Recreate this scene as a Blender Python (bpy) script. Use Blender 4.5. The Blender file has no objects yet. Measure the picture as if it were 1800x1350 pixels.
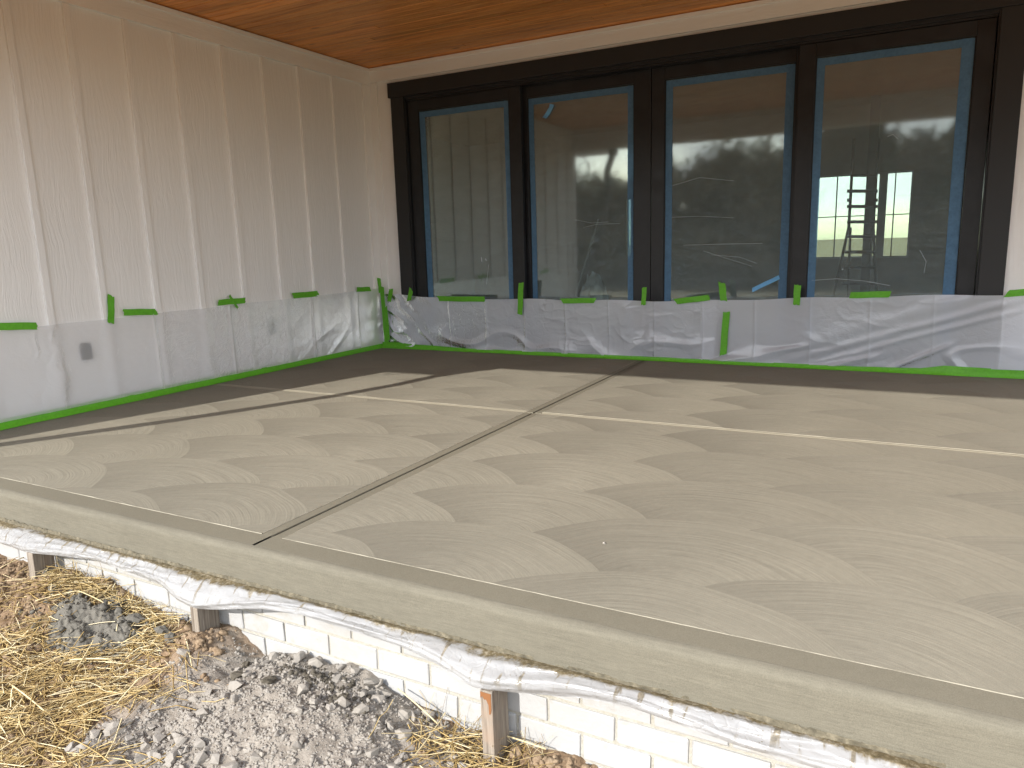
import bpy, bmesh, math, random
import numpy as np
from mathutils import Vector, Matrix

random.seed(7)
rng = np.random.default_rng(11)
sc = bpy.context.scene
col = sc.collection
R_ = math.radians

# ------------------------------------------------------------------ camera, sky, sun, exposure
CAM = np.array([4.7844809, -6.1066268, 1.0])
RIGHT = np.array([0.8824733, 0.4694627, -0.0290788])
UP = np.array([-0.0615093, 0.1764714, 0.9823820])
FWD = np.array([-0.4663233, 0.8651373, -0.1846076])
FPX = 1294.486
cd = bpy.data.cameras.new('camera')
cd.sensor_width = 36.0
cd.lens = 25.8897
cd.clip_start = 0.05
cd.clip_end = 2000
cam = bpy.data.objects.new('camera', cd)
col.objects.link(cam)
cam.matrix_world = Matrix(((RIGHT[0], UP[0], -FWD[0], CAM[0]), (RIGHT[1], UP[1], -FWD[1], CAM[1]),
                           (RIGHT[2], UP[2], -FWD[2], CAM[2]), (0, 0, 0, 1)))
sc.camera = cam

SUN_AZ, SUN_EL = R_(15.4), R_(29.3)
world = bpy.data.worlds.new('World')
sc.world = world
world.use_nodes = True
wn = world.node_tree
bg = wn.nodes['Background']
sky = wn.nodes.new('ShaderNodeTexSky')
sky.sky_type = 'NISHITA'
sky.sun_disc = False
sky.sun_elevation = SUN_EL
sky.sun_rotation = R_(180) + SUN_AZ
sky.air_density = 1.0
sky.dust_density = 0.6
sky.ozone_density = 1.0
# broken white cloud over the whole sky, as mirrored in the door glass
def wnode(t, **kw):
    n = wn.nodes.new(t)
    for k, v in kw.items(): setattr(n, k, v)
    return n
_tc = wnode('ShaderNodeTexCoord'); _sx = wnode('ShaderNodeSeparateXYZ'); wn.links.new(_tc.outputs['Generated'], _sx.inputs[0])
_az = wnode('ShaderNodeMath', operation='ADD'); wn.links.new(_sx.outputs[2], _az.inputs[0]); _az.inputs[1].default_value = 0.22
_dv = wnode('ShaderNodeVectorMath', operation='DIVIDE'); _cb = wnode('ShaderNodeCombineXYZ')
for i in range(3): wn.links.new(_az.outputs[0], _cb.inputs[i])
wn.links.new(_tc.outputs['Generated'], _dv.inputs[0]); wn.links.new(_cb.outputs[0], _dv.inputs[1])
_no = wnode('ShaderNodeTexNoise'); wn.links.new(_dv.outputs[0], _no.inputs['Vector'])
_no.inputs['Scale'].default_value = 1.7; _no.inputs['Detail'].default_value = 7; _no.inputs['Roughness'].default_value = 0.58
_rm = wnode('ShaderNodeMapRange'); wn.links.new(_no.outputs[0], _rm.inputs[0]); _rm.inputs[1].default_value = 0.35; _rm.inputs[2].default_value = 0.56
_hz = wnode('ShaderNodeMapRange'); wn.links.new(_sx.outputs[2], _hz.inputs[0]); _hz.inputs[1].default_value = 0.0; _hz.inputs[2].default_value = 0.05
_mm = wnode('ShaderNodeMath', operation='MULTIPLY'); wn.links.new(_rm.outputs[0], _mm.inputs[0]); wn.links.new(_hz.outputs[0], _mm.inputs[1])
_mx = wnode('ShaderNodeMix', data_type='RGBA'); wn.links.new(_mm.outputs[0], _mx.inputs[0]); wn.links.new(sky.outputs[0], _mx.inputs[6])
_mx.inputs[7].default_value = (6.0, 6.1, 6.3, 1)
wn.links.new(_mx.outputs[2], bg.inputs[0])
bg.inputs[1].default_value = 0.15
sd = bpy.data.lights.new('sun', 'SUN')
sd.energy = 2.0
sd.angle = R_(0.55)
sd.color = (1.0, 0.955, 0.89)
sun = bpy.data.objects.new('sun', sd)
col.objects.link(sun)
to_sun = Vector((-math.sin(SUN_AZ) * math.cos(SUN_EL), -math.cos(SUN_AZ) * math.cos(SUN_EL), math.sin(SUN_EL)))
sun.rotation_euler = to_sun.to_track_quat('Z', 'Y').to_euler()
sun.location = (0, -20, 15)
sc.view_settings.view_transform = 'Standard'
sc.view_settings.look = 'None'
sc.view_settings.exposure = 1.68
sc.view_settings.gamma = 1.0
sc.view_settings.use_curve_mapping = False
sc.render.engine = 'CYCLES'
sc.cycles.max_bounces = 8
sc.cycles.caustics_reflective = False
sc.cycles.caustics_refractive = False
sc.cycles.diffuse_bounces = 5
sc.cycles.transparent_max_bounces = 16
sc.cycles.use_denoising = True

# ------------------------------------------------------------------ helpers: geometry of the place
def ray(u, v):
    r = FWD * FPX + RIGHT * (u - 900.0) - UP * (v - 675.0)
    return r
def on_back(u, v, y=0.0):
    r = ray(u, v); t = (y - CAM[1]) / r[1]; return CAM + r * t
def on_left(u, v, x=0.0):
    r = ray(u, v); t = (x - CAM[0]) / r[0]; return CAM + r * t
def on_level(u, v, z=0.0):
    r = ray(u, v); t = (z - CAM[2]) / r[2]; return CAM + r * t

def hash2(ix, iy, s=0):
    n = (ix.astype(np.int64) * 374761393 + iy.astype(np.int64) * 668265263 + s * 1442695041) & 0xffffffff
    n = ((n ^ (n >> 13)) * 1274126177) & 0xffffffff
    n = n ^ (n >> 16)
    return (n & 0xffffff) / float(0xffffff)
def vnoise(x, y, s=0):
    x = np.asarray(x, float); y = np.asarray(y, float)
    x, y = np.broadcast_arrays(x, y)
    ix = np.floor(x); iy = np.floor(y)
    fx = x - ix; fy = y - iy
    fx = fx * fx * (3 - 2 * fx); fy = fy * fy * (3 - 2 * fy)
    a = hash2(ix, iy, s); b = hash2(ix + 1, iy, s); c = hash2(ix, iy + 1, s); d = hash2(ix + 1, iy + 1, s)
    return (a * (1 - fx) + b * fx) * (1 - fy) + (c * (1 - fx) + d * fx) * fy - 0.5
def fbm(x, y, s=0, o=4, g=0.5):
    v = 0; a = 1.0; f = 1.0
    for i in range(o):
        v = v + a * vnoise(np.asarray(x) * f + 17.3 * i, np.asarray(y) * f - 9.1 * i, s + i); a *= g; f *= 2.03
    return v
def ridge(x, y, s=0):
    return 1 - np.abs(vnoise(x, y, s)) * 2.0

# ------------------------------------------------------------------ helpers: objects
WORLD = {}
def link(o, parent=None, at=(0, 0, 0)):
    col.objects.link(o)
    at = Vector(at)
    WORLD[o.name] = at
    if parent is not None:
        o.parent = parent
        o.location = at - WORLD[parent.name]
    else:
        o.location = at
    return o
def tag(o, label=None, cat=None, group=None, kind=None):
    if label: o['label'] = label
    if cat: o['category'] = cat
    if group: o['group'] = group
    if kind: o['kind'] = kind
    return o
def thing(name, label, cat, loc=(0, 0, 0), group=None):
    return tag(link(bpy.data.objects.new(name, None), None, loc), label, cat, group)
def structure(name, loc=(0, 0, 0)):
    return tag(link(bpy.data.objects.new(name, None), None, loc), kind='structure')

class MB:
    def __init__(s): s.v = []; s.f = []; s.n = 0
    def add(s, v, f):
        v = np.asarray(v, float)
        s.v.append(v); s.f += [tuple(int(i) + s.n for i in q) for q in f]; s.n += len(v)
        return s
    def box(s, x0, x1, y0, y1, z0, z1):
        v = [(x0, y0, z0), (x1, y0, z0), (x1, y1, z0), (x0, y1, z0), (x0, y0, z1), (x1, y0, z1), (x1, y1, z1), (x0, y1, z1)]
        return s.add(v, [(0, 3, 2, 1), (4, 5, 6, 7), (0, 1, 5, 4), (1, 2, 6, 5), (2, 3, 7, 6), (3, 0, 4, 7)])
    def grid(s, P):
        n, m = P.shape[:2]
        f = [(i * m + j, i * m + j + 1, (i + 1) * m + j + 1, (i + 1) * m + j) for i in range(n - 1) for j in range(m - 1)]
        return s.add(P.reshape(-1, 3), f)
    def tube(s, pts, r, k=8, cap=True):
        pts = [Vector(p) for p in pts]
        rr = r if hasattr(r, '__len__') else [r] * len(pts)
        V = []; F = []
        up = Vector((0.13, 0.27, 1.0)).normalized()
        for i, p in enumerate(pts):
            t = (pts[min(i + 1, len(pts) - 1)] - pts[max(i - 1, 0)]).normalized()
            a = t.cross(up)
            if a.length < 1e-3: a = t.cross(Vector((1, 0, 0)))
            a.normalize(); b = t.cross(a)
            for j in range(k):
                q = 2 * math.pi * j / k
                V.append(tuple(p + (a * math.cos(q) + b * math.sin(q)) * rr[i]))
        for i in range(len(pts) - 1):
            for j in range(k):
                F.append((i * k + j, i * k + (j + 1) % k, (i + 1) * k + (j + 1) % k, (i + 1) * k + j))
        if cap:
            F.append(tuple(range(k))[::-1]); F.append(tuple((len(pts) - 1) * k + j for j in range(k)))
        return s.add(V, F)
    def mesh(s, name, m, smooth=False, bevel=0.0, solid=0.0):
        me = bpy.data.meshes.new(name)
        me.from_pydata(np.concatenate(s.v).tolist(), [], s.f)
        me.update()
        if bevel or solid:
            bm = bmesh.new(); bm.from_mesh(me)
            if solid: bmesh.ops.solidify(bm, geom=bm.faces[:], thickness=solid)
            if bevel:
                bmesh.ops.bevel(bm, geom=[e for e in bm.edges if len(e.link_faces) == 2 and e.calc_face_angle(0) > 0.5],
                                offset=bevel, segments=2, profile=0.6, affect='EDGES')
            bm.to_mesh(me); bm.free()
        me.materials.append(m)
        if smooth: me.polygons.foreach_set('use_smooth', [True] * len(me.polygons))
        return me
    def build(s, name, m, parent=None, smooth=False, bevel=0.0, solid=0.0):
        return link(bpy.data.objects.new(name, s.mesh(name, m, smooth, bevel, solid)), parent)
def box(name, m, parent, *b, bevel=0.0):
    return MB().box(*b).build(name, m, parent, bevel=bevel)
def inst(name, me, parent=None, at=(0, 0, 0), rot=(0, 0, 0), scale=(1, 1, 1)):
    o = link(bpy.data.objects.new(name, me), parent, at)
    o.rotation_euler = rot; o.scale = scale
    return o

# ------------------------------------------------------------------ helpers: materials
class NG:
    def __init__(s, name):
        s.mat = bpy.data.materials.new(name); s.mat.use_nodes = True
        s.t = s.mat.node_tree; s.out = s.t.nodes['Material Output']; s.b = s.t.nodes['Principled BSDF']
    def node(s, typ, **kw):
        n = s.t.nodes.new(typ)
        for k, v in kw.items(): setattr(n, k, v)
        return n
    def put(s, sock, v):
        if v is None: return
        if hasattr(v, 'links') or isinstance(v, bpy.types.NodeSocket): s.t.links.new(v, sock)
        else: sock.default_value = v
    def m(s, op, a, b=None, c=None, clamp=False):
        n = s.node('ShaderNodeMath', operation=op, use_clamp=clamp)
        for i, v in enumerate((a, b, c)): s.put(n.inputs[i], v)
        return n.outputs[0]
    def vm(s, op, a, b=None, sc=None):
        n = s.node('ShaderNodeVectorMath', operation=op)
        s.put(n.inputs[0], a); s.put(n.inputs[1], b)
        if sc is not None: s.put(n.inputs['Scale'], sc)
        return n.outputs[1] if op in ('LENGTH', 'DOT_PRODUCT', 'DISTANCE') else n.outputs[0]
    def pos(s): return s.node('ShaderNodeNewGeometry').outputs['Position']
    def obj(s): return s.node('ShaderNodeTexCoord').outputs['Object']
    def rand(s): return s.node('ShaderNodeObjectInfo').outputs['Random']
    def xyz(s, v):
        n = s.node('ShaderNodeSeparateXYZ'); s.put(n.inputs[0], v); return n.outputs
    def comb(s, x, y, z):
        n = s.node('ShaderNodeCombineXYZ')
        for i, v in enumerate((x, y, z)): s.put(n.inputs[i], v)
        return n.outputs[0]
    def noise(s, vec, scale, detail=4.0, rough=0.5, dist=0.0, out=0):
        n = s.node('ShaderNodeTexNoise')
        s.put(n.inputs['Vector'], vec); s.put(n.inputs['Scale'], scale); s.put(n.inputs['Detail'], detail)
        s.put(n.inputs['Roughness'], rough); s.put(n.inputs['Distortion'], dist)
        return n.outputs[out]
    def vor(s, vec, scale, feature='F1', out=0):
        n = s.node('ShaderNodeTexVoronoi', feature=feature)
        s.put(n.inputs['Vector'], vec); s.put(n.inputs['Scale'], scale)
        return n.outputs[out]
    def white(s, x, dims='1D', vec=None):
        n = s.node('ShaderNodeTexWhiteNoise', noise_dimensions=dims)
        if dims == '1D': s.put(n.inputs['W'], x)
        else: s.put(n.inputs['Vector'], vec)
        return n.outputs['Value']
    def scale(s, v, sx, sy, sz): return s.vm('MULTIPLY', v, (sx, sy, sz))
    def ramp(s, f, *stops):
        n = s.node('ShaderNodeValToRGB'); e = n.color_ramp.elements
        while len(e) < len(stops): e.new(0.5)
        for q, (p, c) in zip(e, stops):
            q.position = p; q.color = (*c, 1) if len(c) == 3 else c
        s.put(n.inputs[0], f); return n.outputs[0]
    def rng(s, f, a, b, c=0.0, d=1.0):
        n = s.node('ShaderNodeMapRange'); s.put(n.inputs[0], f)
        for i, v in enumerate((a, b, c, d)): s.put(n.inputs[i + 1], v)
        return n.outputs[0]
    def mix(s, f, a, b):
        n = s.node('ShaderNodeMix', data_type='RGBA')
        s.put(n.inputs[0], f)
        for i, v in ((6, a), (7, b)):
            if isinstance(v, tuple) and len(v) == 3: v = (*v, 1)
            s.put(n.inputs[i], v)
        return n.outputs[2]
    def mul(s, c, f):
        n = s.node('ShaderNodeMix', data_type='RGBA', blend_type='MULTIPLY'); n.inputs[0].default_value = 1
        if isinstance(c, tuple): c = (*c, 1)
        s.put(n.inputs[6], c); s.put(n.inputs[7], f); return n.outputs[2]
    def bump(s, h, strength, dist, nrm=None):
        n = s.node('ShaderNodeBump'); n.inputs['Strength'].default_value = strength; n.inputs['Distance'].default_value = dist
        s.put(n.inputs['Height'], h); s.put(n.inputs['Normal'], nrm); return n.outputs[0]
    def set(s, base=None, rough=None, normal=None, spec=None, **kw):
        if isinstance(base, tuple): base = (*base, 1)
        s.put(s.b.inputs['Base Color'], base); s.put(s.b.inputs['Roughness'], rough); s.put(s.b.inputs['Normal'], normal)
        s.put(s.b.inputs['Specular IOR Level'], spec)
        for k, v in kw.items(): s.put(s.b.inputs[k.replace('_', ' ')], v)
        return s.mat
    def shader(s, typ, **kw):
        n = s.node(typ)
        for k, v in kw.items(): s.put(n.inputs[k], v)
        return n.outputs[0]
    def mixs(s, f, a, b):
        n = s.node('ShaderNodeMixShader'); s.put(n.inputs[0], f); s.put(n.inputs[1], a); s.put(n.inputs[2], b); return n.outputs[0]
    def surf(s, sh): s.t.links.new(sh, s.out.inputs['Surface']); return s.mat

def grey(v): return (v, v, v)
M = {}
def siding(name, base, along):
    g = NG(name); p = g.pos()
    sx = [60, 60, 60]; sx['xyz'.index(along)] = 3.0
    w = g.noise(p, 2.5, 2, out=1)
    p2 = g.vm('ADD', p, g.scale(g.vm('SUBTRACT', w, (.5, .5, .5)), .10, .10, .10))
    gr = g.noise(g.scale(p2, *sx), 1.0, 4, 0.6)
    fine = g.noise(p, 180, 2)
    tone = g.noise(p, 1.3, 3)
    c = g.mul(base, g.ramp(tone, (0.3, grey(.95)), (0.7, grey(1.0))))
    return g.set(c, 0.5, g.bump(fine, .15, .0006, g.bump(gr, 1.0, .0034)), 0.35)
M['siding'] = siding('painted_siding', (.84, .825, .81), 'z')
M['trim_h'] = siding('painted_trim', (.84, .825, .81), 'x')
M['trim_y'] = siding('painted_frieze', (.84, .825, .81), 'y')

g = NG('pine_ceiling'); p = g.obj(); rn = g.rand()
p = g.vm('ADD', p, g.comb(g.m('MULTIPLY', rn, 37.0), g.m('MULTIPLY', rn, 11.0), 0.0))
wv = g.vm('ADD', p, g.scale(g.vm('SUBTRACT', g.noise(p, 1.6, 2, out=1), (.5, .5, .5)), .1, .12, .1))
gr = g.noise(g.scale(wv, 1.6, 34, 34), 1.0, 5, 0.6, 0.4)
kn = g.vor(g.scale(p, 1.6, 5.5, 1.0), 1.0)
knot = g.rng(kn, 0.03, 0.10, 1.0, 0.0)
c = g.ramp(gr, (.30, (.50, .175, .042)), (.52, (.74, .31, .08)), (.72, (.84, .40, .125)))
c = g.mix(g.m('MULTIPLY', knot, .8), c, (.13, .04, .012))
c = g.mul(c, g.ramp(rn, (0, grey(.74)), (1, (1.12, 1.04, 1.0))))
M['pine'] = g.set(c, .42, g.bump(gr, .12, .001), .4)

g = NG('black_door_paint'); p = g.pos()
dirt = g.noise(p, 7, 5, .6)
M['black'] = g.set(g.ramp(dirt, (.4, (.011, .012, .014)), (.75, (.021, .022, .025))), g.rng(dirt, .3, .7, .32, .5), g.bump(g.noise(p, 220, 2), .05, .0005), .4)
M['black_trim'] = NG('dark_casing_paint').set((.021, .021, .022), .5, None, .4)
M['gasket'] = NG('black_rubber').set((.006, .006, .006), .6)

def concrete_base(g, p, c):
    mott = g.noise(p, 1.1, 4, .55); fine = g.noise(p, 420, 2, .6); mid = g.noise(p, 38, 4, .6)
    c = g.mul(c, g.ramp(mott, (.3, grey(.90)), (.7, grey(1.06))))
    c = g.mul(c, g.ramp(mid, (.3, grey(.95)), (.7, grey(1.04))))
    return g.mul(c, g.ramp(fine, (.25, grey(.80)), (.5, grey(1.0)), (.78, grey(1.16)))), fine, mid

# swirl broom finish: overlapping half-round sweeps, each a set of concentric grooves
g = NG('swirl_broomed_concrete'); p = g.pos()
wr = g.scale(g.vm('SUBTRACT', g.noise(p, 1.7, 1, out=1), (.5, .5, .5)), .12, .12, 0)
wp = g.vm('ADD', p, wr)
X, Y, _ = g.xyz(wp)
DX, DY, RAD = .60, .485, .60
c0 = g.m('ROUND', g.m('DIVIDE', g.m('SUBTRACT', X, .57), DX))
best = None
for k in (-1, 0, 1):
    cc = g.m('ADD', c0, float(k))
    h1 = g.white(g.m('ADD', cc, 3.31)); h2 = g.white(g.m('ADD', cc, 91.7))
    cx = g.m('ADD', g.m('MULTIPLY_ADD', cc, DX, .57), g.m('MULTIPLY', g.m('SUBTRACT', h1, .5), .17))
    y0 = g.m('ADD', g.m('MULTIPLY_ADD', h2, .15, .025), g.m('MULTIPLY', g.m('FLOORED_MODULO', cc, 2.0), .28))
    rr = g.m('MULTIPLY_ADD', h1, .05, RAD - .02)
    dd = g.m('SUBTRACT', X, cx)
    half = g.m('SQRT', g.m('MAXIMUM', g.m('SUBTRACT', g.m('MULTIPLY', rr, rr), g.m('MULTIPLY', dd, dd)), 0.0))
    j = g.m('CEIL', g.m('DIVIDE', g.m('SUBTRACT', g.m('SUBTRACT', Y, half), y0), DY))
    cy = g.m('MULTIPLY_ADD', j, DY, y0)
    bad = g.m('GREATER_THAN', g.m('ABSOLUTE', dd), rr)
    key = g.m('MULTIPLY_ADD', bad, 1000.0, cy)
    if best is None: best = (key, cx, cy)
    else:
        le = g.m('LESS_THAN', key, best[0])
        mx = lambda a, b: g.m('MULTIPLY_ADD', g.m('SUBTRACT', b, a), le, a)
        best = (g.m('MINIMUM', key, best[0]), mx(best[1], cx), mx(best[2], cy))
ex = g.m('SUBTRACT', X, best[1]); ey = g.m('SUBTRACT', Y, best[2])
ev = g.comb(ex, ey, 0.0)
d = g.vm('LENGTH', ev); en = g.vm('NORMALIZE', ev)
fid = g.white(None, '3D', g.comb(best[1], best[2], 1.7))
ang = g.m('ARCTAN2', ey, ex)
st = g.noise(g.comb(g.m('MULTIPLY', d, 200.0), g.m('MULTIPLY', ang, 1.3), g.m('MULTIPLY', fid, 60.0)), 1.0, 5, .72)
st2 = g.noise(g.comb(g.m('MULTIPLY', d, 14.0), g.m('MULTIPLY', ang, .8), g.m('MULTIPLY', fid, 60.0)), 1.0, 3, .6)
base, fine, mid = concrete_base(g, p, (.207, .190, .147))
base = g.mul(base, g.ramp(fid, (0, grey(.97)), (1, grey(1.02))))
base = g.mul(base, g.ramp(st, (.28, grey(.92)), (.72, grey(1.08))))
tilt = g.m('ADD', .13, g.m('ADD', g.m('MULTIPLY', g.m('SUBTRACT', st, .5), .72), g.m('MULTIPLY', g.m('SUBTRACT', st2, .5), .07)))
nn = g.vm('NORMALIZE', g.vm('SUBTRACT', g.node('ShaderNodeNewGeometry').outputs['Normal'], g.vm('SUBTRACT', g.vm('SCALE', en, None, tilt), g.vm('SCALE', g.comb(g.xyz(en)[1], g.m('MULTIPLY', g.xyz(en)[0], -1.0), 0.0), None, g.m("MULTIPLY_ADD", fid, .05, .045)))))
M['swirl'] = g.set(base, .82, g.bump(fine, .25, .0012, nn), .3)

g = NG('trowelled_concrete'); p = g.pos()
base, fine, mid = concrete_base(g, p, (.186, .170, .127))
M['trowel'] = g.set(base, g.rng(mid, .3, .7, .72, .85), g.bump(mid, .12, .001), .2)
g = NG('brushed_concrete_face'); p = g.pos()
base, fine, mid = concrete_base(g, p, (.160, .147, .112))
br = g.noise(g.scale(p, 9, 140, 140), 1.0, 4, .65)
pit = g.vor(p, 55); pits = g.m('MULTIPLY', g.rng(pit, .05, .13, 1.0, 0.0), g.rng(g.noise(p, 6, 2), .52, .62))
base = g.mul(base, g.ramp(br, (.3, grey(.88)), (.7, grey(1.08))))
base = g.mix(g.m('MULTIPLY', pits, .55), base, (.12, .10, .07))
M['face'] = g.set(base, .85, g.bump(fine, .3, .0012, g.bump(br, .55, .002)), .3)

def film(name, clear, tint, rough, stains=False, crumple=.5, gloss=.8):
    g = NG(name); p = g.pos()
    crease = g.noise(g.scale(p, 1, 1, 1), 26, 5, .6, .8)
    fine = g.noise(p, 90, 3, .6, 1.0)
    wv_ = g.vm('ADD', p, g.scale(g.vm('SUBTRACT', g.noise(p, 9, 3, out=1), (.5, .5, .5)), .09, .09, .09))
    facet = g.vor(wv_, 9.0, 'DISTANCE_TO_EDGE'); facet2 = g.vor(g.scale(wv_, 1.0, 1.0, 1.4), 24.0, 'DISTANCE_TO_EDGE')
    where = g.rng(g.noise(p, 1.9, 2), .40, .62)
    cr = g.m('MULTIPLY', g.m('ADD', g.m('MINIMUM', facet, .12), g.m('MULTIPLY', g.m('MINIMUM', facet2, .12), .5)), where)
    nrm = g.bump(fine, .10, .002, g.bump(crease, .18, .006, g.bump(cr, crumple, .05)))
    colr = tint
    if stains:
        uv = g.node('ShaderNodeUVMap').outputs[0]
        U, V, _ = g.xyz(uv)
        n1 = g.noise(g.scale(p, 1.0, 1.0, 1.0), 22, 5, .7)
        n2 = g.noise(g.scale(p, 34, 6, 6), 1.0, 3, .6)
        n3 = g.noise(p, 3.2, 3, .5)
        edge = g.m('ADD', g.m('MULTIPLY', g.m('SUBTRACT', n1, .5), .55), g.m('MULTIPLY', g.m('SUBTRACT', n3, .5), .9))
        band = g.rng(g.m('SUBTRACT', V, edge), .15, .27, 1.0, 0.0)
        drip = g.m('MULTIPLY', g.rng(n2, .57, .63), g.rng(g.m('SUBTRACT', V, g.m('MULTIPLY', n3, 1.1)), -.05, .40, 1.0, 0.0))
        spk = g.m('MULTIPLY', g.rng(g.vor(p, 75), .10, .17, 1.0, 0.0), g.rng(g.noise(p, 5.5, 3), .46, .60))
        dm = g.m('MAXIMUM', g.m('MAXIMUM', band, g.m('MULTIPLY', drip, .8)), g.m('MULTIPLY', spk, .85))
        mud = g.ramp(g.noise(p, 60, 4, .7), (.3, (.10, .080, .045)), (.5, (.22, .175, .10)), (.7, (.46, .40, .29)))
        colr = g.mix(dm, tint, mud)
        clear = g.m('MULTIPLY', g.m('SUBTRACT', 1.0, dm), clear)
    dif = g.shader('ShaderNodeBsdfDiffuse', Color=(*colr, 1) if isinstance(colr, tuple) else colr, Normal=nrm)
    trl = g.shader('ShaderNodeBsdfTranslucent', Color=(*colr, 1) if isinstance(colr, tuple) else colr, Normal=nrm)
    body = g.mixs(.42, dif, trl)
    body = g.mixs(clear, body, g.shader('ShaderNodeBsdfTransparent', Color=(.97, .97, .98, 1)))
    fr = g.node('ShaderNodeFresnel'); fr.inputs[0].default_value = 1.5; g.put(fr.inputs['Normal'], nrm)
    fac = g.m('MULTIPLY', fr.outputs[0], gloss)
    return g.surf(g.mixs(fac, body, g.shader('ShaderNodeBsdfGlossy', Color=(1, 1, 1, 1), Roughness=rough, Normal=nrm)))
M['film'] = film('plastic_sheeting', .24, (.86, .91, .99), .24, crumple=.20, gloss=1.5)
M['film_left'] = film('clear_sheeting', .46, (.90, .905, .92), .40, crumple=.14, gloss=.5)
M['film_edge'] = film('mortar_stained_sheeting', .10, (.50, .50, .50), .24, True, .4)

def tape(name, c, clear=0.0):
    g = NG(name); p = g.pos()
    n = g.noise(p, 55, 3, .6); w = g.noise(p, 14, 3)
    cc = g.mul(c, g.ramp(n, (.3, grey(.86)), (.7, grey(1.08))))
    m = g.set(cc, .5, g.bump(w, .35, .006, g.bump(n, .2, .001)), .35)
    if clear:
        tr = g.shader('ShaderNodeBsdfTransparent', Color=(.55, .75, .95, 1))
        g.surf(g.mixs(g.m('MULTIPLY', g.rng(w, .3, .7, .6, 1.0), clear), g.b.outputs[0], tr))
    return m
M['green'] = tape('green_painters_tape', (.115, .40, .022))
M['blue'] = tape('blue_film_tape', (.10, .215, .36), .3)
M['blue_light'] = tape('light_blue_tape', (.16, .42, .72))

g = NG('window_glass'); p = g.pos()
smr = g.noise(g.scale(p, 1.2, 1, 3.0), 2.2, 5, .65, 1.5)
scr = g.noise(g.scale(p, 3, 1, 60), 1.0, 4, .7, 2.0)
dust = g.m('ADD', g.rng(smr, .35, .8, .17, .26), g.m('MULTIPLY', g.rng(scr, .60, .70), .10))
fr = g.node('ShaderNodeFresnel'); fr.inputs[0].default_value = 1.75
nb = g.bump(g.noise(p, 1.6, 2), .02, .01)
gl = g.shader('ShaderNodeBsdfGlossy', Color=(.95, 1, .98, 1), Roughness=.045)
tr = g.shader('ShaderNodeBsdfTransparent', Color=(.90, .96, .93, 1))
bd = g.mixs(dust, tr, g.shader('ShaderNodeBsdfDiffuse', Color=(.42, .50, .53, 1)))
M['glass'] = g.surf(g.mixs(fr.outputs[0], bd, gl))
g = NG('far_window_glass')
tr = g.shader('ShaderNodeBsdfTransparent', Color=(.84, .90, .85, 1))
M['far_glass'] = g.surf(g.mixs(.08, tr, g.shader('ShaderNodeBsdfDiffuse', Color=(.8, .9, .82, 1))))

g = NG('weathered_lumber'); p = g.obj(); rn = g.rand()
p = g.vm('ADD', p, g.comb(g.m('MULTIPLY', rn, 7), g.m('MULTIPLY', rn, 3), 0))
gr = g.noise(g.scale(p, 110, 110, 5), 1.0, 4, .6, .6); big = g.noise(p, 9, 4)
c = g.ramp(gr, (.3, (.13, .105, .082)), (.55, (.25, .213, .173)), (.75, (.33, .29, .245)))
c = g.mix(g.rng(big, .52, .66, 0.0, .6), c, (.30, .22, .16))
M['stake'] = g.set(c, .8, g.bump(gr, .5, .0015), .2)
M['stain'] = NG('rust_orange_paint').set((.22, .09, .03), .8)

g = NG('white_painted_brick'); p = g.obj(); rn = g.rand()
p = g.vm('ADD', p, g.comb(g.m('MULTIPLY', rn, 13), g.m('MULTIPLY', rn, 29), 0))
n = g.noise(p, 45, 5, .65); n2 = g.noise(p, 9, 3)
c = g.mul((.40, .40, .395), g.ramp(n2, (.3, grey(.94)), (.7, grey(1.0))))
c = g.mix(g.rng(g.noise(p, 7, 4, .7), .58, .75, 0.0, .7), c, (.33, .295, .225))
c = g.mix(g.rng(g.noise(g.pos(), 3.1, 5, .7), .52, .75, 0.0, .55), c, (.34, .315, .265))
M['brick'] = g.set(c, .65, g.bump(n, .55, .004), .3)
g = NG('painted_mortar'); p = g.pos()
n = g.noise(p, 60, 4, .7)
M['mortar'] = g.set(g.ramp(n, (.3, (.31, .29, .24)), (.6, (.39, .375, .33))), .8, g.bump(n, .8, .005), .2)

g = NG('bare_soil'); p = g.pos()
X, Y, Z = g.xyz(p)
n = g.noise(p, 26, 6, .68); n2 = g.noise(p, 5, 4); fine = g.noise(p, 160, 3, .7)
c = g.ramp(n, (.28, (.12, .076, .044)), (.5, (.23, .158, .098)), (.72, (.33, .243, .157)))
gx = g.m('DIVIDE', g.m('SUBTRACT', X, 3.22), .60); gy = g.m('DIVIDE', g.m('ADD', Y, 4.72), .40)
gd = g.m('ADD', g.m('SQRT', g.m('ADD', g.m('MULTIPLY', gx, gx), g.m('MULTIPLY', gy, gy))), g.m('MULTIPLY', g.m('SUBTRACT', n2, .5), .9))
c2 = g.ramp(n, (.28, (.18, .155, .127)), (.5, (.26, .23, .195)), (.72, (.335, .302, .258)))
c = g.mix(g.rng(gd, .85, 1.1, 1.0, 0.0), c, c2)
far = g.rng(g.vm('LENGTH', g.vm('SUBTRACT', p, (3.0, -4.5, 0.0))), 6, 14)
c = g.mix(far, c, g.mix(g.noise(p, .6, 4), (.22, .18, .105), (.31, .26, .155)))
M['soil'] = g.set(c, .95, g.bump(fine, .5, .003, g.bump(n, .8, .012)), .15)

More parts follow.
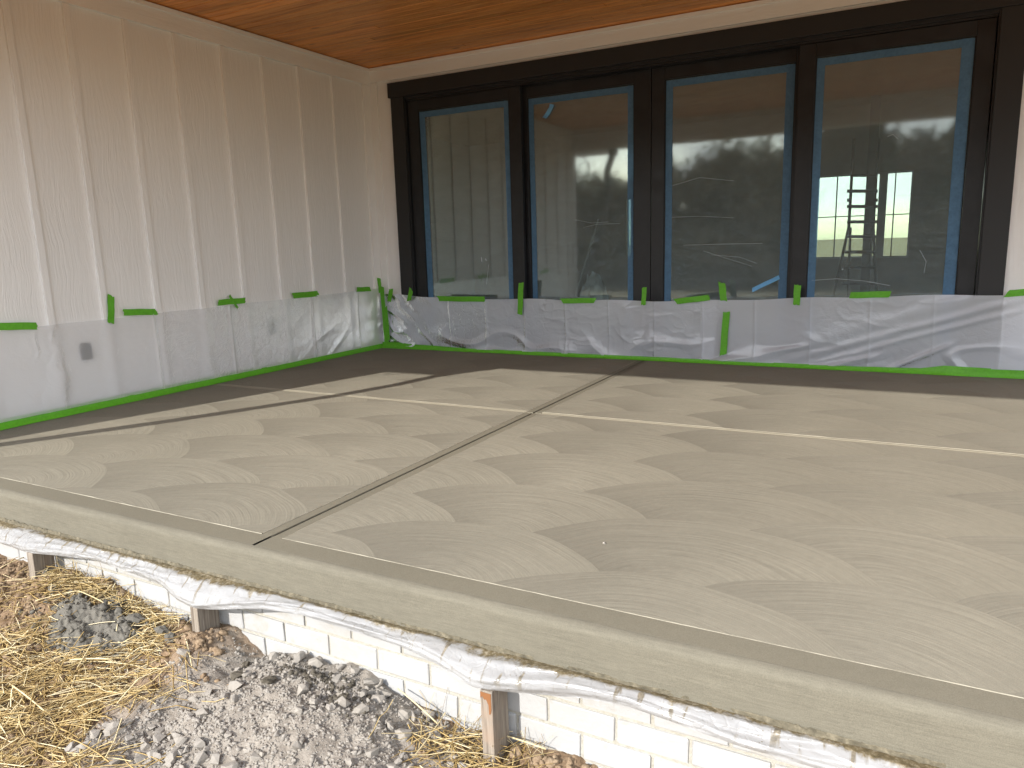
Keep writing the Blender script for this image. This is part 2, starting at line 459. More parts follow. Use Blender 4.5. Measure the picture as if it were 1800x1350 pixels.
g = NG('soil_clod'); p = g.pos()
n = g.noise(p, 120, 4, .7); n2 = g.noise(p, 14, 3)
M['clod'] = g.set(g.mix(g.rng(n2, .35, .65), g.ramp(n, (.3, (.15, .10, .06)), (.7, (.29, .205, .132))), g.ramp(n, (.3, (.20, .14, .088)), (.7, (.35, .265, .176)))), .95, g.bump(n, .7, .004), .15)
def rock(name, a, b):
    g = NG(name); p = g.pos(); n = g.noise(p, 70, 4, .65); n2 = g.noise(p, 28, 2)
    c = g.mix(n2, g.ramp(n, (.3, tuple(x * .8 for x in a)), (.7, a)), g.ramp(n, (.3, tuple(x * .8 for x in b)), (.7, b)))
    return g.set(c, .88, g.bump(n, .5, .003), .2)
M['stone'] = rock('crushed_limestone', (.34, .31, .272), (.28, .255, .222))
M['stone_tan'] = rock('dusty_limestone', (.345, .315, .275), (.30, .272, .235))
M['wet'] = rock('damp_mortar_lump', (.085, .072, .054), (.13, .115, .09))
M['spill'] = rock('grey_concrete_spill', (.115, .108, .093), (.18, .166, .138))
g = NG('dry_straw'); p = g.pos()
n = g.noise(p, 24, 2); at = g.node('ShaderNodeAttribute', attribute_name='tone').outputs['Fac']
c = g.ramp(at, (0, (.20, .125, .046)), (.35, (.43, .30, .115)), (.7, (.58, .44, .20)), (1, (.74, .65, .43)))
M['straw'] = g.set(g.mul(c, g.ramp(n, (.3, grey(.85)), (.7, grey(1.05)))), .5, None, .4)
M['drywall'] = NG('grey_drywall').set((.26, .25, .23), .9)
M['subfloor'] = NG('plywood_subfloor').set((.18, .14, .10), .8)
M['dark'] = NG('dark_metal').set((.02, .021, .022), .5)
M['pipe'] = NG('black_drain_pipe').set((.022, .022, .024), .55)
M['roofing'] = NG('dark_shingles').set((.05, .048, .045), .9)
M['outlet'] = NG('grey_outlet_box').set((.035, .042, .06), .5)
M['vinyl'] = NG('white_vinyl').set((.35, .36, .36), .5)
g = NG('evergreen_foliage'); p = g.pos(); n = g.noise(p, 1.2, 3)
M['leaf'] = g.set(g.ramp(n, (.3, (.020, .034, .014)), (.7, (.055, .075, .030))), .8, None, .2)
g = NG('winter_brush'); p = g.pos(); n = g.noise(p, 1.2, 3)
M['twig'] = g.set(g.ramp(n, (.3, (.06, .048, .03)), (.7, (.14, .11, .065))), .9, None, .1)
M['bark'] = NG('tree_bark').set((.07, .055, .04), .9)

# ------------------------------------------------------------------ ground
WX = [-2, 1.0, 1.25, 1.5, 1.78, 2.07, 2.4, 2.55, 2.67, 2.84, 2.95, 3.09, 3.33, 3.46, 3.65, 3.86, 4.04, 4.14, 4.6, 6]
WZ = [-.34, -.335, -.335, -.315, -.285, -.315, -.375, -.375, -.345, -.41, -.39, -.365, -.38, -.40, -.445, -.45, -.415, -.41, -.44, -.46]
def ground_h(x, y, detail=True):
    x = np.asarray(x, float); y = np.asarray(y, float)
    zw = np.interp(x, WX, WZ)
    t = np.clip((-4.42 - y) / .75, 0, 1)
    t = t * t * (3 - 2 * t)
    z = zw * (1 - t) + (-.475) * t
    z = z + .075 * np.exp(-(((x - 3.25) / .45) ** 2 + ((y + 4.72) / .26) ** 2))
    z = z + .03 * np.exp(-(((x - 2.66) / .13) ** 2 + ((y + 4.56) / .12) ** 2))
    out = np.clip((np.hypot(x - 3, y + 4.6) - 2.5) / 6, 0, 1)
    z = z * (1 - out) + (-.62) * out
    z = z - 1.2 * np.clip((-y - 14) / 30, 0, 1)
    if detail:
        near = 1 - np.clip((np.hypot(x - 3, y + 4.6) - 2.0) / 2.0, 0, 1)
        z = z + near * (.030 * fbm(x * 7, y * 7, 3, 3) + .016 * fbm(x * 38, y * 38, 5, 3))
    inside = np.clip((y + 4.40) / .05, 0, 1)
    return z * (1 - inside) + (-.62) * inside
def steps(a, b, n): return np.linspace(a, b, n, endpoint=False)
xs = np.concatenate([[-400, -150, -60, -25, -10, -4, -1], steps(0, .9, 12), steps(.9, 4.4, 300), steps(4.4, 6.5, 30), [7, 10, 20, 50, 150, 401]])
ys = np.concatenate([[-400, -150, -80, -45, -30, -20, -14, -10, -8, -7], steps(-6.4, -5.3, 25), steps(-5.3, -4.35, 84), [-4.34, -3, 0, 6, 12, 30, 80, 200, 400]])
XX, YY = np.meshgrid(xs, ys)
gm = MB().grid(np.stack([XX, YY, ground_h(XX, YY)], -1))
tag(gm.build('ground', M['soil'], smooth=True), kind='structure')

# ------------------------------------------------------------------ patio slab
FY = -4.435           # front face of the slab
slab = structure('patio_slab', (2.8, -2.2, 0))
M['joint'] = NG('tooled_joint_concrete').set((.25, .228, .17), .7, None, .35)
JX, JY, XR = 2.822, -2.205, 8.2
def rib(name, m, x0, x1, y0, y1, zt=0.0, zb=-.04):
    return box(name, m, slab, x0, x1, y0, y1, zb, zt)
BW, BG = .050, .0065   # tooled band beside the joint, half groove
base = MB().box(0, XR, FY + .03, 0, -.16, -.041); base.build('slab_base', M['trowel'], slab)
for x0, x1 in ((0, JX - BW - .003), (JX + BW + .003, XR)):
    for y0, y1 in ((-4.315, JY - .026), (JY + .026, 0)):
        rib('slab_panel', M['swirl'], x0, x1, y0, y1)
for y0, y1 in ((-4.3155, JY - BG), (JY + BG, -.002)):
    for x0, x1 in ((JX - BW - .0025, JX - BG), (JX + BG, JX + BW + .0025)):
        MB().box(x0, x1, y0, y1, -.04, -.0015).build('joint_band', M['trowel'], slab, bevel=.003)
for x0, x1 in ((0, JX - BW - .004), (JX + BW + .004, XR)):
    for pr in ([(JY - .0255, -.04), (JY - .0255, -.0008), (JY - .006, -.0008), (JY - .003, -.003), (JY - .002, -.018)],
               [(JY - .0015, -.018), (JY + .003, -.007), (JY + .008, -.002), (JY + .012, -.0006), (JY + .0255, -.0004), (JY + .0255, -.02)]):
        MB().grid(np.array([[(x, y, z) for y, z in pr] for x in (x0, x1)])).build('joint_band', M['joint'], slab)
def burr(a, b, w, h, seed, rough=1.0):
    a = np.array(a); b = np.array(b); L = np.linalg.norm(b - a); n = int(L / .012)
    t = np.linspace(0, 1, n)[:, None]; d = (b - a) / L; pr = np.array([-d[1], d[0], 0])
    hh = h * np.clip(.65 + rough * 1.1 * vnoise(t[:, 0] * L * 9, 0 * t[:, 0], seed) + rough * .8 * vnoise(t[:, 0] * L * 40, 0 * t[:, 0], seed + 1), .02, 2)[:, None]
    wig = (.0014 * rough * vnoise(t[:, 0] * L * 30, 0 * t[:, 0] + 5, seed))[:, None] * pr
    c = a + (b - a) * t + wig
    P = np.stack([c - pr * w, c - pr * w * .3 + np.array([0, 0, 1]) * hh, c + pr * w * .3 + np.array([0, 0, 1]) * hh, c + pr * w], 1)
    MB().grid(P).build('trowel_ridge', M['swirl_ridge'], slab, smooth=True)
M['swirl_ridge'] = NG('concrete_ridge').set((.33, .305, .24), .8, None, .3)
burr((0, -4.317, -.001), (JX - BW, -4.317, -.001), .0015, .0019, 1)
burr((JX + BW, -4.317, -.001), (XR, -4.317, -.001), .0015, .0019, 2)
for k, yy in enumerate((JY - .0262, JY + .0262)):
    burr((0, yy, -.001), (JX - BW, yy, -.001), .003, (.0016, .0036)[k], 3 + k, .3); burr((JX + BW, yy, -.001), (XR, yy, -.001), .003, (.0016, .0036)[k], 6 + k, .3)
for k, xx in enumerate((JX - BW - .003, JX + BW + .003)):
    burr((xx, -4.31, -.001), (xx, -.01, -.001), .0016, .0014, 10 + k)
# front band, rounded nose and brushed face as one bent strip on either side of the joint
def zlow(x): return -.150 + .004 * fbm(np.asarray(x, float) * 3, np.asarray(x, float) * 0, 91, 2)
prof = [(-4.3155, -.0012), (-4.34, -.0012), (-4.405, -.0012)]
for x0, x1 in ((0, JX - BG), (JX + BG, XR)):
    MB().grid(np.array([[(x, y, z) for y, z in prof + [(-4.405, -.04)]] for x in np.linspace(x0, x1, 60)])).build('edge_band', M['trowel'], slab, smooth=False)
xx = np.linspace(0, XR, 420)
nose = [(FY + .030 - .030 * math.sin(a), -.0272 + .026 * math.cos(a)) for a in np.linspace(0, math.pi / 2, 9)]
P = np.array([[(x, y, z) for y, z in nose] for x in xx])
P[:, 1:, 1] += (.0012 * fbm(xx * 6, xx * 0, 4, 3))[:, None]
P[:, 2:, 2] += (.0010 * fbm(xx * 25, xx * 0, 14, 3))[:, None]
F = [P]
for q in np.linspace(.12, 1, 9):
    r = P[:, -1].copy(); r[:, 2] = (1 - q) * P[:, -1, 2] + q * (zlow(xx) - .012)
    r[:, 1] += .0025 * fbm(xx * 5, xx * 0 + q * 2, 8, 4); F.append(r[:, None])
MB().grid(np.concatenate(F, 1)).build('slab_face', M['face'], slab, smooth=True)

pm = MB().tube([(3.93, -3.90, -.001), (3.931, -3.90, .004), (3.933, -3.899, .006)], [.006, .006, .002], 7)
tag(pm.build('pebble', M['stone_tan'], smooth=True), 'tiny pale pebble lying alone on the swirled concrete', 'pebble')

# ------------------------------------------------------------------ brick foundation under the slab
BY = -4.42
fw = thing('brick_foundation', 'white painted brick foundation wall below the concrete slab edge', 'wall', (2.8, BY, -.6))
box('mortar_bed', M['mortar'], fw, -.02, XR, BY + .0045, BY + .10, -.80, -.10)
bvar = []
for k in range(6):
    w, h = .1925, .0715
    b = MB().box(-w / 2, w / 2, -.0005, .05, -h / 2, h / 2)
    me = b.mesh('brick', M['brick'], bevel=.004)
    for v in me.vertices:
        v.co.x += random.uniform(-.0015, .0015); v.co.z += random.uniform(-.0012, .0012); v.co.y += random.uniform(-.0012, .0012)
    bvar.append(me)
for r in range(-1, 5):
    zc = -.211 - .0822 * r
    xo = 2.852 + (0.1008 if r % 2 == 0 else 0.0) + (.1008 if r % 2 == 0 else 0) * 0
    for k in range(-15, 27):
        x = xo + .2016 * k - (.1008 if r % 2 else 0) * 0
        if x < .05 or x > 6.3: continue
        inst('brick', random.choice(bvar), fw, (x, BY + random.uniform(-.001, .001), zc), (random.uniform(-.01, .01), random.uniform(-.008, .008), random.uniform(-.008, .008)))

# ------------------------------------------------------------------ left wing wall, board and batten
lw = thing('board_and_batten_wall', 'white board and batten wall on the left of the porch', 'wall', (0, -2.5, 0))
box('siding_panel', M['siding'], lw, -.16, 0, -4.85, 0.15, -.02, 2.75)
BATT = [-.545, -.975, -1.383, -1.797, -2.218, -2.605, -3.008, -3.372, -3.775, -4.18, -4.58]
for yb in BATT:
    MB().box(-.002, .019, yb - .0215, yb + .0215, 0.006, 2.574).build('batten', M['siding'], lw, bevel=.002)
MB().box(-.002, .019, -.125, -.0015, .006, 2.574).build('corner_board', M['siding'], lw, bevel=.002)
MB().box(-.002, .022, -4.85, -.0015, 2.576, 2.700).build('frieze_board', M['trim_y'], lw, bevel=.003)
MB().box(-.002, .034, -4.85, -.0015, 2.698, 2.730).build('ceiling_trim', M['trim_y'], lw, bevel=.004)
MB().box(-.17, .02, -4.875, -4.852, -.3, 2.75).build('corner_board', M['siding'], lw, bevel=.002)
MB().box(-.002, .0188, -4.85, -4.75, -.15, 2.574).build('corner_board', M['siding'], lw, bevel=.002)
box('end_wall', M['siding'], lw, -5, -.171, -4.87, -4.70, -.65, 2.75)
box('foundation', M['mortar'], lw, -5, -.001, -4.86, -4.5, -.7, -.021)

bw = thing('siding_wall', 'white rear porch wall framing the black sliding door', 'wall', (2.8, 0, 0))
OX0, OX1, OZ = .40, 5.235, 2.46     # rough opening
box('siding_panel', M['siding'], bw, .001, OX0, .0, .16, -.02, 2.76)
box('siding_panel', M['siding'], bw, OX1, XR, .0, .16, -.02, 2.76)
box('siding_panel', M['siding'], bw, OX0 + .0005, OX1 - .0005, .0005, .159, OZ, 2.758)
MB().box(.0205, .10, -.019, .001, .006, 2.594).build('corner_board', M['siding'], bw, bevel=.002)
MB().box(.0225, XR, -.022, .001, 2.596, 2.700).build('frieze_board', M['trim_h'], bw, bevel=.003)
MB().box(.0345, XR, -.034, .001, 2.698, 2.730).build('ceiling_trim', M['trim_h'], bw, bevel=.004)

# ------------------------------------------------------------------ porch ceiling boards, beam, roof
ce = thing('porch_ceiling', 'orange stained tongue and groove pine ceiling above the porch', 'ceiling', (2.8, -2.4, 2.735))
PW = .0836
k = 0
while k * PW < 4.75:
    y1 = -k * PW; y0 = y1 - PW + .0026
    cuts = [0.0]
    x = random.uniform(.6, 4.2)
    while x < XR - .4:
        cuts.append(x); x += random.uniform(2.2, 4.6)
    cuts.append(XR)
    for a, b in zip(cuts[:-1], cuts[1:]):
        MB().box(a + .0006, b - .0006, y0, y1, 2.7365 + random.uniform(-.0008, .0008), 2.752).build('ceiling_plank', M['pine'], ce, bevel=.0055)
    k += 1
rf = thing('porch_roof', 'white porch beam and dark roof above the open front', 'roof', (2.8, -4.9, 2.41))
MB().box(0.021, XR, -5.0, -4.76, 2.415, 2.76).build('beam', M['trim_h'], rf, bevel=.004)
MB().box(-5.2, .47, -5.42, -5.02, 2.40, 2.62).build('eave_return', M['trim_h'], rf, bevel=.004)
MB().add([(-5.2, -5.42, 2.77), (XR + .3, -5.42, 2.77), (XR + .3, 1.0, 5.2), (-5.2, 1.0, 5.2), (-5.2, -5.42, 2.83), (XR + .3, -5.42, 2.83), (XR + .3, 1.0, 5.26), (-5.2, 1.0, 5.26)],
         [(0, 3, 2, 1), (4, 5, 6, 7), (0, 1, 5, 4), (1, 2, 6, 5), (2, 3, 7, 6), (3, 0, 4, 7)]).build('roof_slope', M['roofing'], rf)
box('roof_deck', M['drywall'], rf, -5, XR, -4.99, 6.5, 2.765, 2.80)
MB().box(XR - .3, XR - .1, -5.0, -4.8, -.15, 2.414).build('post', M['siding'], rf, bevel=.004)
for pts, r_ in (([(.62, -4.93, 2.44), (.63, -4.91, 2.34), (.575, -4.90, 2.20), (.535, -4.90, 2.08), (.57, -4.90, 1.85), (.55, -4.90, 1.58), (.45, -4.90, 1.26), (.355, -4.90, .98),
                  (.15, -4.90, .54), (.02, -4.91, .2), (-.05, -4.95, -.25)], .052),):
    P = []
    for a, b in zip(pts[:-1], pts[1:]):
        for t in np.linspace(0, 1, 8, endpoint=False): P.append(tuple(np.array(a) * (1 - t) + np.array(b) * t))
    rr = [r_ * (1.0 + .06 * math.sin(i * 2.2)) * (1.5 if i < 9 else 1) for i in range(len(P))]
    dp = MB().tube(P, rr, 12).build('drain_pipe', M['pipe'], smooth=True)
tag(dp, 'black flexible drain pipe hanging from the porch eave, reflected in the door', 'pipe')
cab = []
for i in range(40):
    a = i / 39 * 2 * math.pi * 1.3
    cab.append((.14 + .085 * math.sin(a), -4.93 + .02 * math.cos(a * .7), 2.20 + .11 * math.cos(a) - i * .0015))
cb = MB().tube([(.14, -4.93, 2.42)] + cab, .006, 6).build('cable_loop', M['pipe'], smooth=True)
tag(cb, 'thin loose cable loop hanging under the porch beam by the white wall', 'cable')

# ------------------------------------------------------------------ sliding door
dr = thing('sliding_door', 'wide black sliding glass door with four tall panels', 'door', (2.8, 0, 0))
MB().box(.243, 5.402, -.036, .001, 2.432, 2.566).build('header_casing', M['black_trim'], dr, bevel=.002)
MB().box(.266, .415, -.026, .001, .012, 2.431).build('side_casing', M['black_trim'], dr, bevel=.002)
MB().box(5.215, 5.367, -.026, .001, .012, 2.431).build('side_casing', M['black_trim'], dr, bevel=.002)
fr_ = MB(); fr_.box(.4005, .428, -.008, .155, .0, 2.455); fr_.box(5.202, 5.2345, -.008, .155, .0, 2.455); fr_.box(.4285, 5.2015, -.008, .155, 2.405, 2.4555)
fr_.box(.4285, 5.2015, -.008, .155, -.01, .03)
fr_.build('door_frame', M['black'], dr, bevel=.002)
tk = MB(); tk.box(.43, 5.20, .004, .010, 2.388, 2.404); tk.box(.43, 5.20, .070, .076, 2.385, 2.404)
tk.build('track', M['black'], dr)
# panel: outer x0,x1, glass x0,x1, front y
PAN = [(.434, 1.652, .550, 1.534, .014), (1.628, 2.826, 1.685, 2.680, .080), (2.832, 3.990, 2.941, 3.946, .080), (3.975, 5.196, 4.089, 5.088, .014)]
PZ0, PZ1, GZ0, GZ1 = .034, 2.386, .20, 2.289
for i, (a, b, ga, gb, y) in enumerate(PAN):
    lab = ['leftmost', 'second', 'third', 'rightmost'][i]
    y1 = y + .045
    pb = MB()
    for bx in ((a, ga, y, y1, PZ0, PZ1), (gb, b, y, y1, PZ0, PZ1), (ga + .0005, gb - .0005, y + .001, y1, GZ1, PZ1), (ga + .0005, gb - .0005, y + .001, y1, PZ0, GZ0)): pb.box(*bx)
    pn = pb.build('door_panel', M['black'], dr, bevel=.003)
    pn['label'] = '%s sliding panel of the black door' % lab
    box('pane', M['glass'], pn, ga + .001, gb - .001, y + .018, y + .024, GZ0 + .001, GZ1 - .001)
    gk = MB(); e = .007
    gk.box(ga + .0012, ga + e, y + .008, y + .0178, GZ0, GZ1 - .0012); gk.box(gb - e, gb - .0012, y + .008, y + .0178, GZ0, GZ1 - .0012); gk.box(ga + e, gb - e, y + .008, y + .0178, GZ1 - e, GZ1 - .0014)
    gk.build('gasket', M['gasket'], pn)

g = NG('glass_scratch_glint')
M['scratch_glint'] = g.set((.55, .57, .57), .6)  # pale marks: real scratches, plus glints painted on the leftmost pane
PANES = [o for o in dr.children if o.name.startswith('door_panel')]
for k_, pts_, w_ in ((3, [(1427, 493), (1470, 490), (1520, 494), (1564, 502)], .0018), (2, [(1201, 431), (1270, 429), (1340, 428)], .0012), (2, [(1236, 441), (1280, 455), (1322, 468)], .0009), (2, [(1250, 448), (1300, 452), (1330, 463)], .0009),
                     (2, [(1180, 382), (1230, 380), (1290, 383)], .0009), (0, [(846, 452), (847, 460)], .004), (0, [(853, 455), (855, 458)], .003), (0, [(859, 465), (855, 500)], .001), (1, [(1010, 386), (1040, 392), (1070, 390)], .0009), (1, [(1025, 400), (1050, 394), (1090, 393)], .0009),
                     (3, [(1617, 440), (1628, 460), (1624, 480)], .0012), (3, [(1480, 473), (1482, 474)], .005), (3, [(1560, 240), (1570, 236), (1578, 244)], .0015), (2, [(1170, 330), (1230, 312), (1290, 318)], .0009)):
    y_ = PAN[k_][4] + .0170
    MB().tube([tuple(on_back(u, v, y_)) for u, v in pts_], w_, 5).build('scratch_glint', M['scratch_glint'], PANES[k_])
def ribbon(a, b, wid, nrm, seed, wob=.0015, torn=.5, seg=14, rows=5, curl=0.0):
    a = np.array(a, float); b = np.array(b, float); nrm = np.array(nrm, float)
    L = np.linalg.norm(b - a); d = (b - a) / L; s = np.cross(nrm, d); s /= np.linalg.norm(s)
    P = np.zeros((seg + 1, rows, 3)); r0 = np.random.default_rng(seed)
    sk0, sk1 = r0.uniform(-1, 1, 2) * torn
    for j in range(rows):
        w = j / (rows - 1) - .5
        z0 = (sk0 * w + r0.uniform(-.12, .12) * torn) * wid; z1 = (sk1 * w + r0.uniform(-.12, .12) * torn) * wid
        for i in range(seg + 1):
            t = i / seg
            q = a + d * (z0 + (L + z1 - z0) * t) + s * (w * wid + .02 * wid * math.sin(t * 9 + seed))
            h = wob * (math.sin(t * 7 + seed * 1.7 + w * 2) + .6 * math.sin(t * 19 + seed + w * 5)) + curl * (abs(t - .5) * 2) ** 4
            P[i, j] = q + nrm * (h + wob)
    return P
BLUE_Y = [y + .0165 for *_, y in PAN]
for i, (a, b, ga, gb, y) in enumerate(PAN):
    yy = y + .0155
    tb = thing('blue_tape_border', 'blue masking tape edging the glass of the %s door panel' % ['leftmost', 'second from left', 'third from left', 'rightmost'][i], 'tape', ((ga + gb) / 2, yy, GZ0), 'blue tape borders on the door glass')
    wl, wr_ = [(.062, .05), (.05, .052), (.056, .062), (.055, .075)][i]
    for nm, p0, p1, w in (('tape_strip', (ga + .008 + wl / 2, yy, GZ0), (ga + .008 + wl / 2, yy, GZ1 - .01), wl), ('tape_strip', (gb - .008 - wr_ / 2, yy - .0004, GZ0), (gb - .008 - wr_ / 2, yy - .0004, GZ1 - .01), wr_),
                          ('tape_strip', (ga + .01, yy - .0008, GZ1 - .01 - .026), (gb - .01, yy - .0008, GZ1 - .01 - .026), .052)):
        MB().grid(ribbon(p0, p1, w, (0, -1, 0), i * 7 + int(w * 1000), .0003, .1, 40, 4)).build(nm, M['blue'], tb, smooth=True)
def px_tape(name, m, label, uv0, uv1, wpx, plane, off, seed, **kw):
    f = (lambda u, v: on_left(u, v, off)) if plane == 'L' else (lambda u, v: on_back(u, v, off))
    a, b = f(*uv0), f(*uv1)
    du, dv = uv1[0] - uv0[0], uv1[1] - uv0[1]; L = math.hypot(du, dv)
    n = (-dv / L * wpx / 2, du / L * wpx / 2)
    mid_ = ((uv0[0] + uv1[0]) / 2, (uv0[1] + uv1[1]) / 2)
    w = np.linalg.norm(f(mid_[0] + n[0], mid_[1] + n[1]) - f(mid_[0] - n[0], mid_[1] - n[1]))
    nr = (1, 0, 0) if plane == 'L' else (0, -1, 0)
    o = MB().grid(ribbon(a, b, w, nr, seed, **kw)).build(name, m, smooth=True)
    return tag(o, label, 'tape', 'green tape pieces holding the sheeting' if m is M['green'] else None)
px_tape('tape_scrap', M['blue_light'], 'curled scrap of light blue tape near the top of the second door panel', (972, 184), (958, 208), 7, 'B', .090, 3, wob=.003, curl=.02)
px_tape('tape_scrap', M['blue_light'], 'bright blue tape strip stuck diagonally low on the third door panel', (1322, 510), (1370, 487), 7, 'B', .090, 4, wob=.001)

# ------------------------------------------------------------------ room behind the glass
rm = thing('interior_room', 'dim unfinished room seen through the sliding door', 'room', (2.8, 2.6, 0))
box('room_floor', M['subfloor'], rm, -2, XR, .16, 5.3, -.15, -.02)
box('room_wall', M['drywall'], rm, -2.1, -2, .16, 5.3, -.15, 2.76)
box('room_wall', M['drywall'], rm, XR, XR + .1, .16, 5.3, -.15, 2.76)
box('room_ceiling', M['drywall'], rm, -2.05, XR + .05, .165, 5.35, 2.70, 2.755)
wb = MB(); A = [(.815, .89, .79, 1.66), (3.58, 4.76, .69, 1.82)]
yy0, yy1 = 5.2, 5.32
for x0, x1, z0, z1 in ((-2, .815, -.15, 2.7), (.815, .89, -.15, .79), (.815, .89, 1.66, 2.7), (.89, 3.58, -.15, 2.7), (3.58, 4.76, -.15, .69), (3.58, 4.76, 1.82, 2.7), (4.76, XR, -.15, 2.7)):
    wb.box(x0, x1, yy0, yy1, z0, z1)
wb.build('room_wall', M['drywall'], rm)
fwn = thing('far_window', 'bright gridded window on the far side of the room', 'window', (4.17, 5.22, .69))
w = MB(); w.box(3.58, 4.76, 5.235, 5.275, .69, .715); w.box(3.58, 4.76, 5.235, 5.275, 1.80, 1.82); w.box(3.58, 3.60, 5.235, 5.275, .715, 1.80); w.box(4.74, 4.76, 5.235, 5.275, .715, 1.80)
wf = w.build('frame', M['vinyl'], fwn)
box('mullion', M['vinyl'], wf, 4.36, 4.46, 5.23, 5.28, .715, 1.80)
for b_ in ((3.832, 3.848), (4.545, 4.560)): box('muntin', M['dark'], wf, b_[0], b_[1], 5.246, 5.262, .716, 1.799)
for b_ in ((3.601, 4.359), (4.461, 4.739)): box('muntin', M['dark'], wf, b_[0], b_[1], 5.240, 5.246, 1.255, 1.268)
for b_ in ((3.601, 4.359), (4.461, 4.739)): box('pane', M['far_glass'], fwn, b_[0], b_[1], 5.264, 5.268, .716, 1.799)
fs = thing('slit_window', 'narrow pale slit window deep in the room behind the second panel', 'window', (.85, 5.25, .79))
box('pane', M['far_glass'], fs, .8155, .8895, 5.264, 5.268, .7905, 1.6595)
box('muntin', M['dark'], fs, .8156, .8894, 5.246, 5.26, 1.17, 1.182)
la = thing('step_ladder', 'dark folding ladder silhouetted against the far window', 'ladder', (4.25, 4.0, -.02))
LY = 4.0
def lp(u, v, y=LY): return on_back(u, v, y)
def bar(p, q, r): return MB().tube([tuple(p), tuple(q)], r, 4)
lx = [(1498, 296), (1492, 400), (1478, 462)], [(1541, 296), (1535, 400), (1538, 462)]
for s_, (t_, m_, b_) in enumerate(lx):
    a, mm, b2 = lp(*t_), lp(*m_), lp(*b_)
    dn = b2 + (b2 - mm) / (mm[2] - b2[2]) * (b2[2] + .02)
    MB().tube([tuple(a + (a - mm) * .5), tuple(a), tuple(mm), tuple(dn)], .018, 6).build('rail', M['dark'], la)
    inner = lp(m_[0] + (3 if s_ == 0 else -3), m_[1]); MB().tube([tuple(inner), tuple(np.array([inner[0], LY + .25, -.02]))], .016, 6).build('rail', M['dark'], la)
for vv in (308, 336, 363, 390, 416, 443, 470, 498):
    k_ = (vv - 296) / 166
    a = lp(1496 - 12 * k_, vv); b2 = lp(1543 - 3 * k_, vv)
    MB().tube([tuple(a), tuple(b2)], .020, 6).build('rung', M['dark'], la)
for vv in (336, 352, 363):
    for uu in (1492, 1540): MB().tube([tuple(lp(uu - 3, vv)), tuple(lp(uu + 3, vv))], .02, 6).build('hinge', M['dark'], la)
box('stud', M['dark'], rm, 4.235, 4.345, 4.55, 4.66, -.02, 2.70)
bp = MB().tube([tuple(on_back(1052, 385, .6)), tuple(on_back(1012, 520, .35))], .010, 8).build('reflection_pole', M['vinyl'])  # added pole, stands in for the drain pipe's pale reflection
tag(bp, 'thin grey pole added inside as the mirrored drain pipe in the second door panel', 'pole')
cpt = on_back(1040, 498, .50)  # added plastic heap, stands in for a bright reflection low in the pane
U, V = np.meshgrid(np.linspace(-1, 1, 60), np.linspace(-1, 1, 40))
hh_ = np.clip(1 - U ** 2, 0, 1) * np.clip(1 - V ** 2, 0, 1)
zz = -.02 + hh_ ** .6 * (cpt[2] + .05) * (.85 + .5 * np.maximum(ridge(U * 3 + fbm(U * 3, V * 3, 4, 2), V * 3, 17), 0) - .2)
hotspot = MB().grid(np.stack([cpt[0] + .20 * U, .55 + .16 * V, zz], -1))
tag(hotspot.build('plastic_hotspot', M['film'], smooth=False), 'crumpled clear plastic added inside as the bright reflection in the second door panel', 'plastic')

# ------------------------------------------------------------------ plastic sheeting on the walls
def cl(x, a, b): return np.clip((x - a) / (b - a), 0, 1)
def film_left_off(y): 
    d = np.min(np.abs(np.asarray(y)[..., None] - np.array(BATT + [-.06])), -1)
    return .0225 + .004 * np.exp(-(d / .05) ** 2)
def sheet_left():
    n, m = 520, 80
    y = np.linspace(-4.30, -.028, n)[:, None]; v = np.linspace(0, 1, m)[None, :]
    ztop = .593 + .006 * (y + 3.67) - .006 * np.abs(np.sin((y + .3) * 4.2))
    z = .045 + (ztop - .045) * v + 0 * y
    o = film_left_off(np.broadcast_to(y, z.shape))
    o = o + .006 * np.maximum(fbm(y * 2.2, z * 3.0, 21, 3), -.12) + .0012 * fbm(y * 14, z * 14, 23, 3)
    clus = np.exp(-((y + 3.42 + .06 * fbm(z * 4, z * 0, 4, 2)) / .075) ** 2)
    o = o + clus * .010 * np.maximum(ridge(y * 26 + 1.5 * fbm(y * 6, z * 9, 2, 2), z * 6, 31), 0)
    for yc, am in ((-2.66, .006), (-2.2, .0), (-1.98, .007), (-1.05, .006), (-.42, .005), (-3.9, .006)):
        w = yc + .012 * fbm(z * 6, z * 0 + yc, 3, 2)
        o = o + am * np.exp(-np.abs(y - w) / .010)
    dia = np.clip(1 - cl(np.abs(y + .75), .2, .7), 0, 1)
    o = o + dia * .006 * np.maximum(ridge((y * .55 - z) * 5.0 + .5 * fbm(y * 3, z * 3, 8, 2), (y + z) * 1.2, 44) - .55, 0) * 2
    o = o + .006 * (1 - v) ** 3
    return np.stack([o, y + 0 * z, z], -1)
s1 = MB().grid(sheet_left()).build('plastic_sheet', M['film_left'], smooth=True)
tag(s1, 'translucent plastic sheet taped along the foot of the left batten wall', 'plastic sheet')
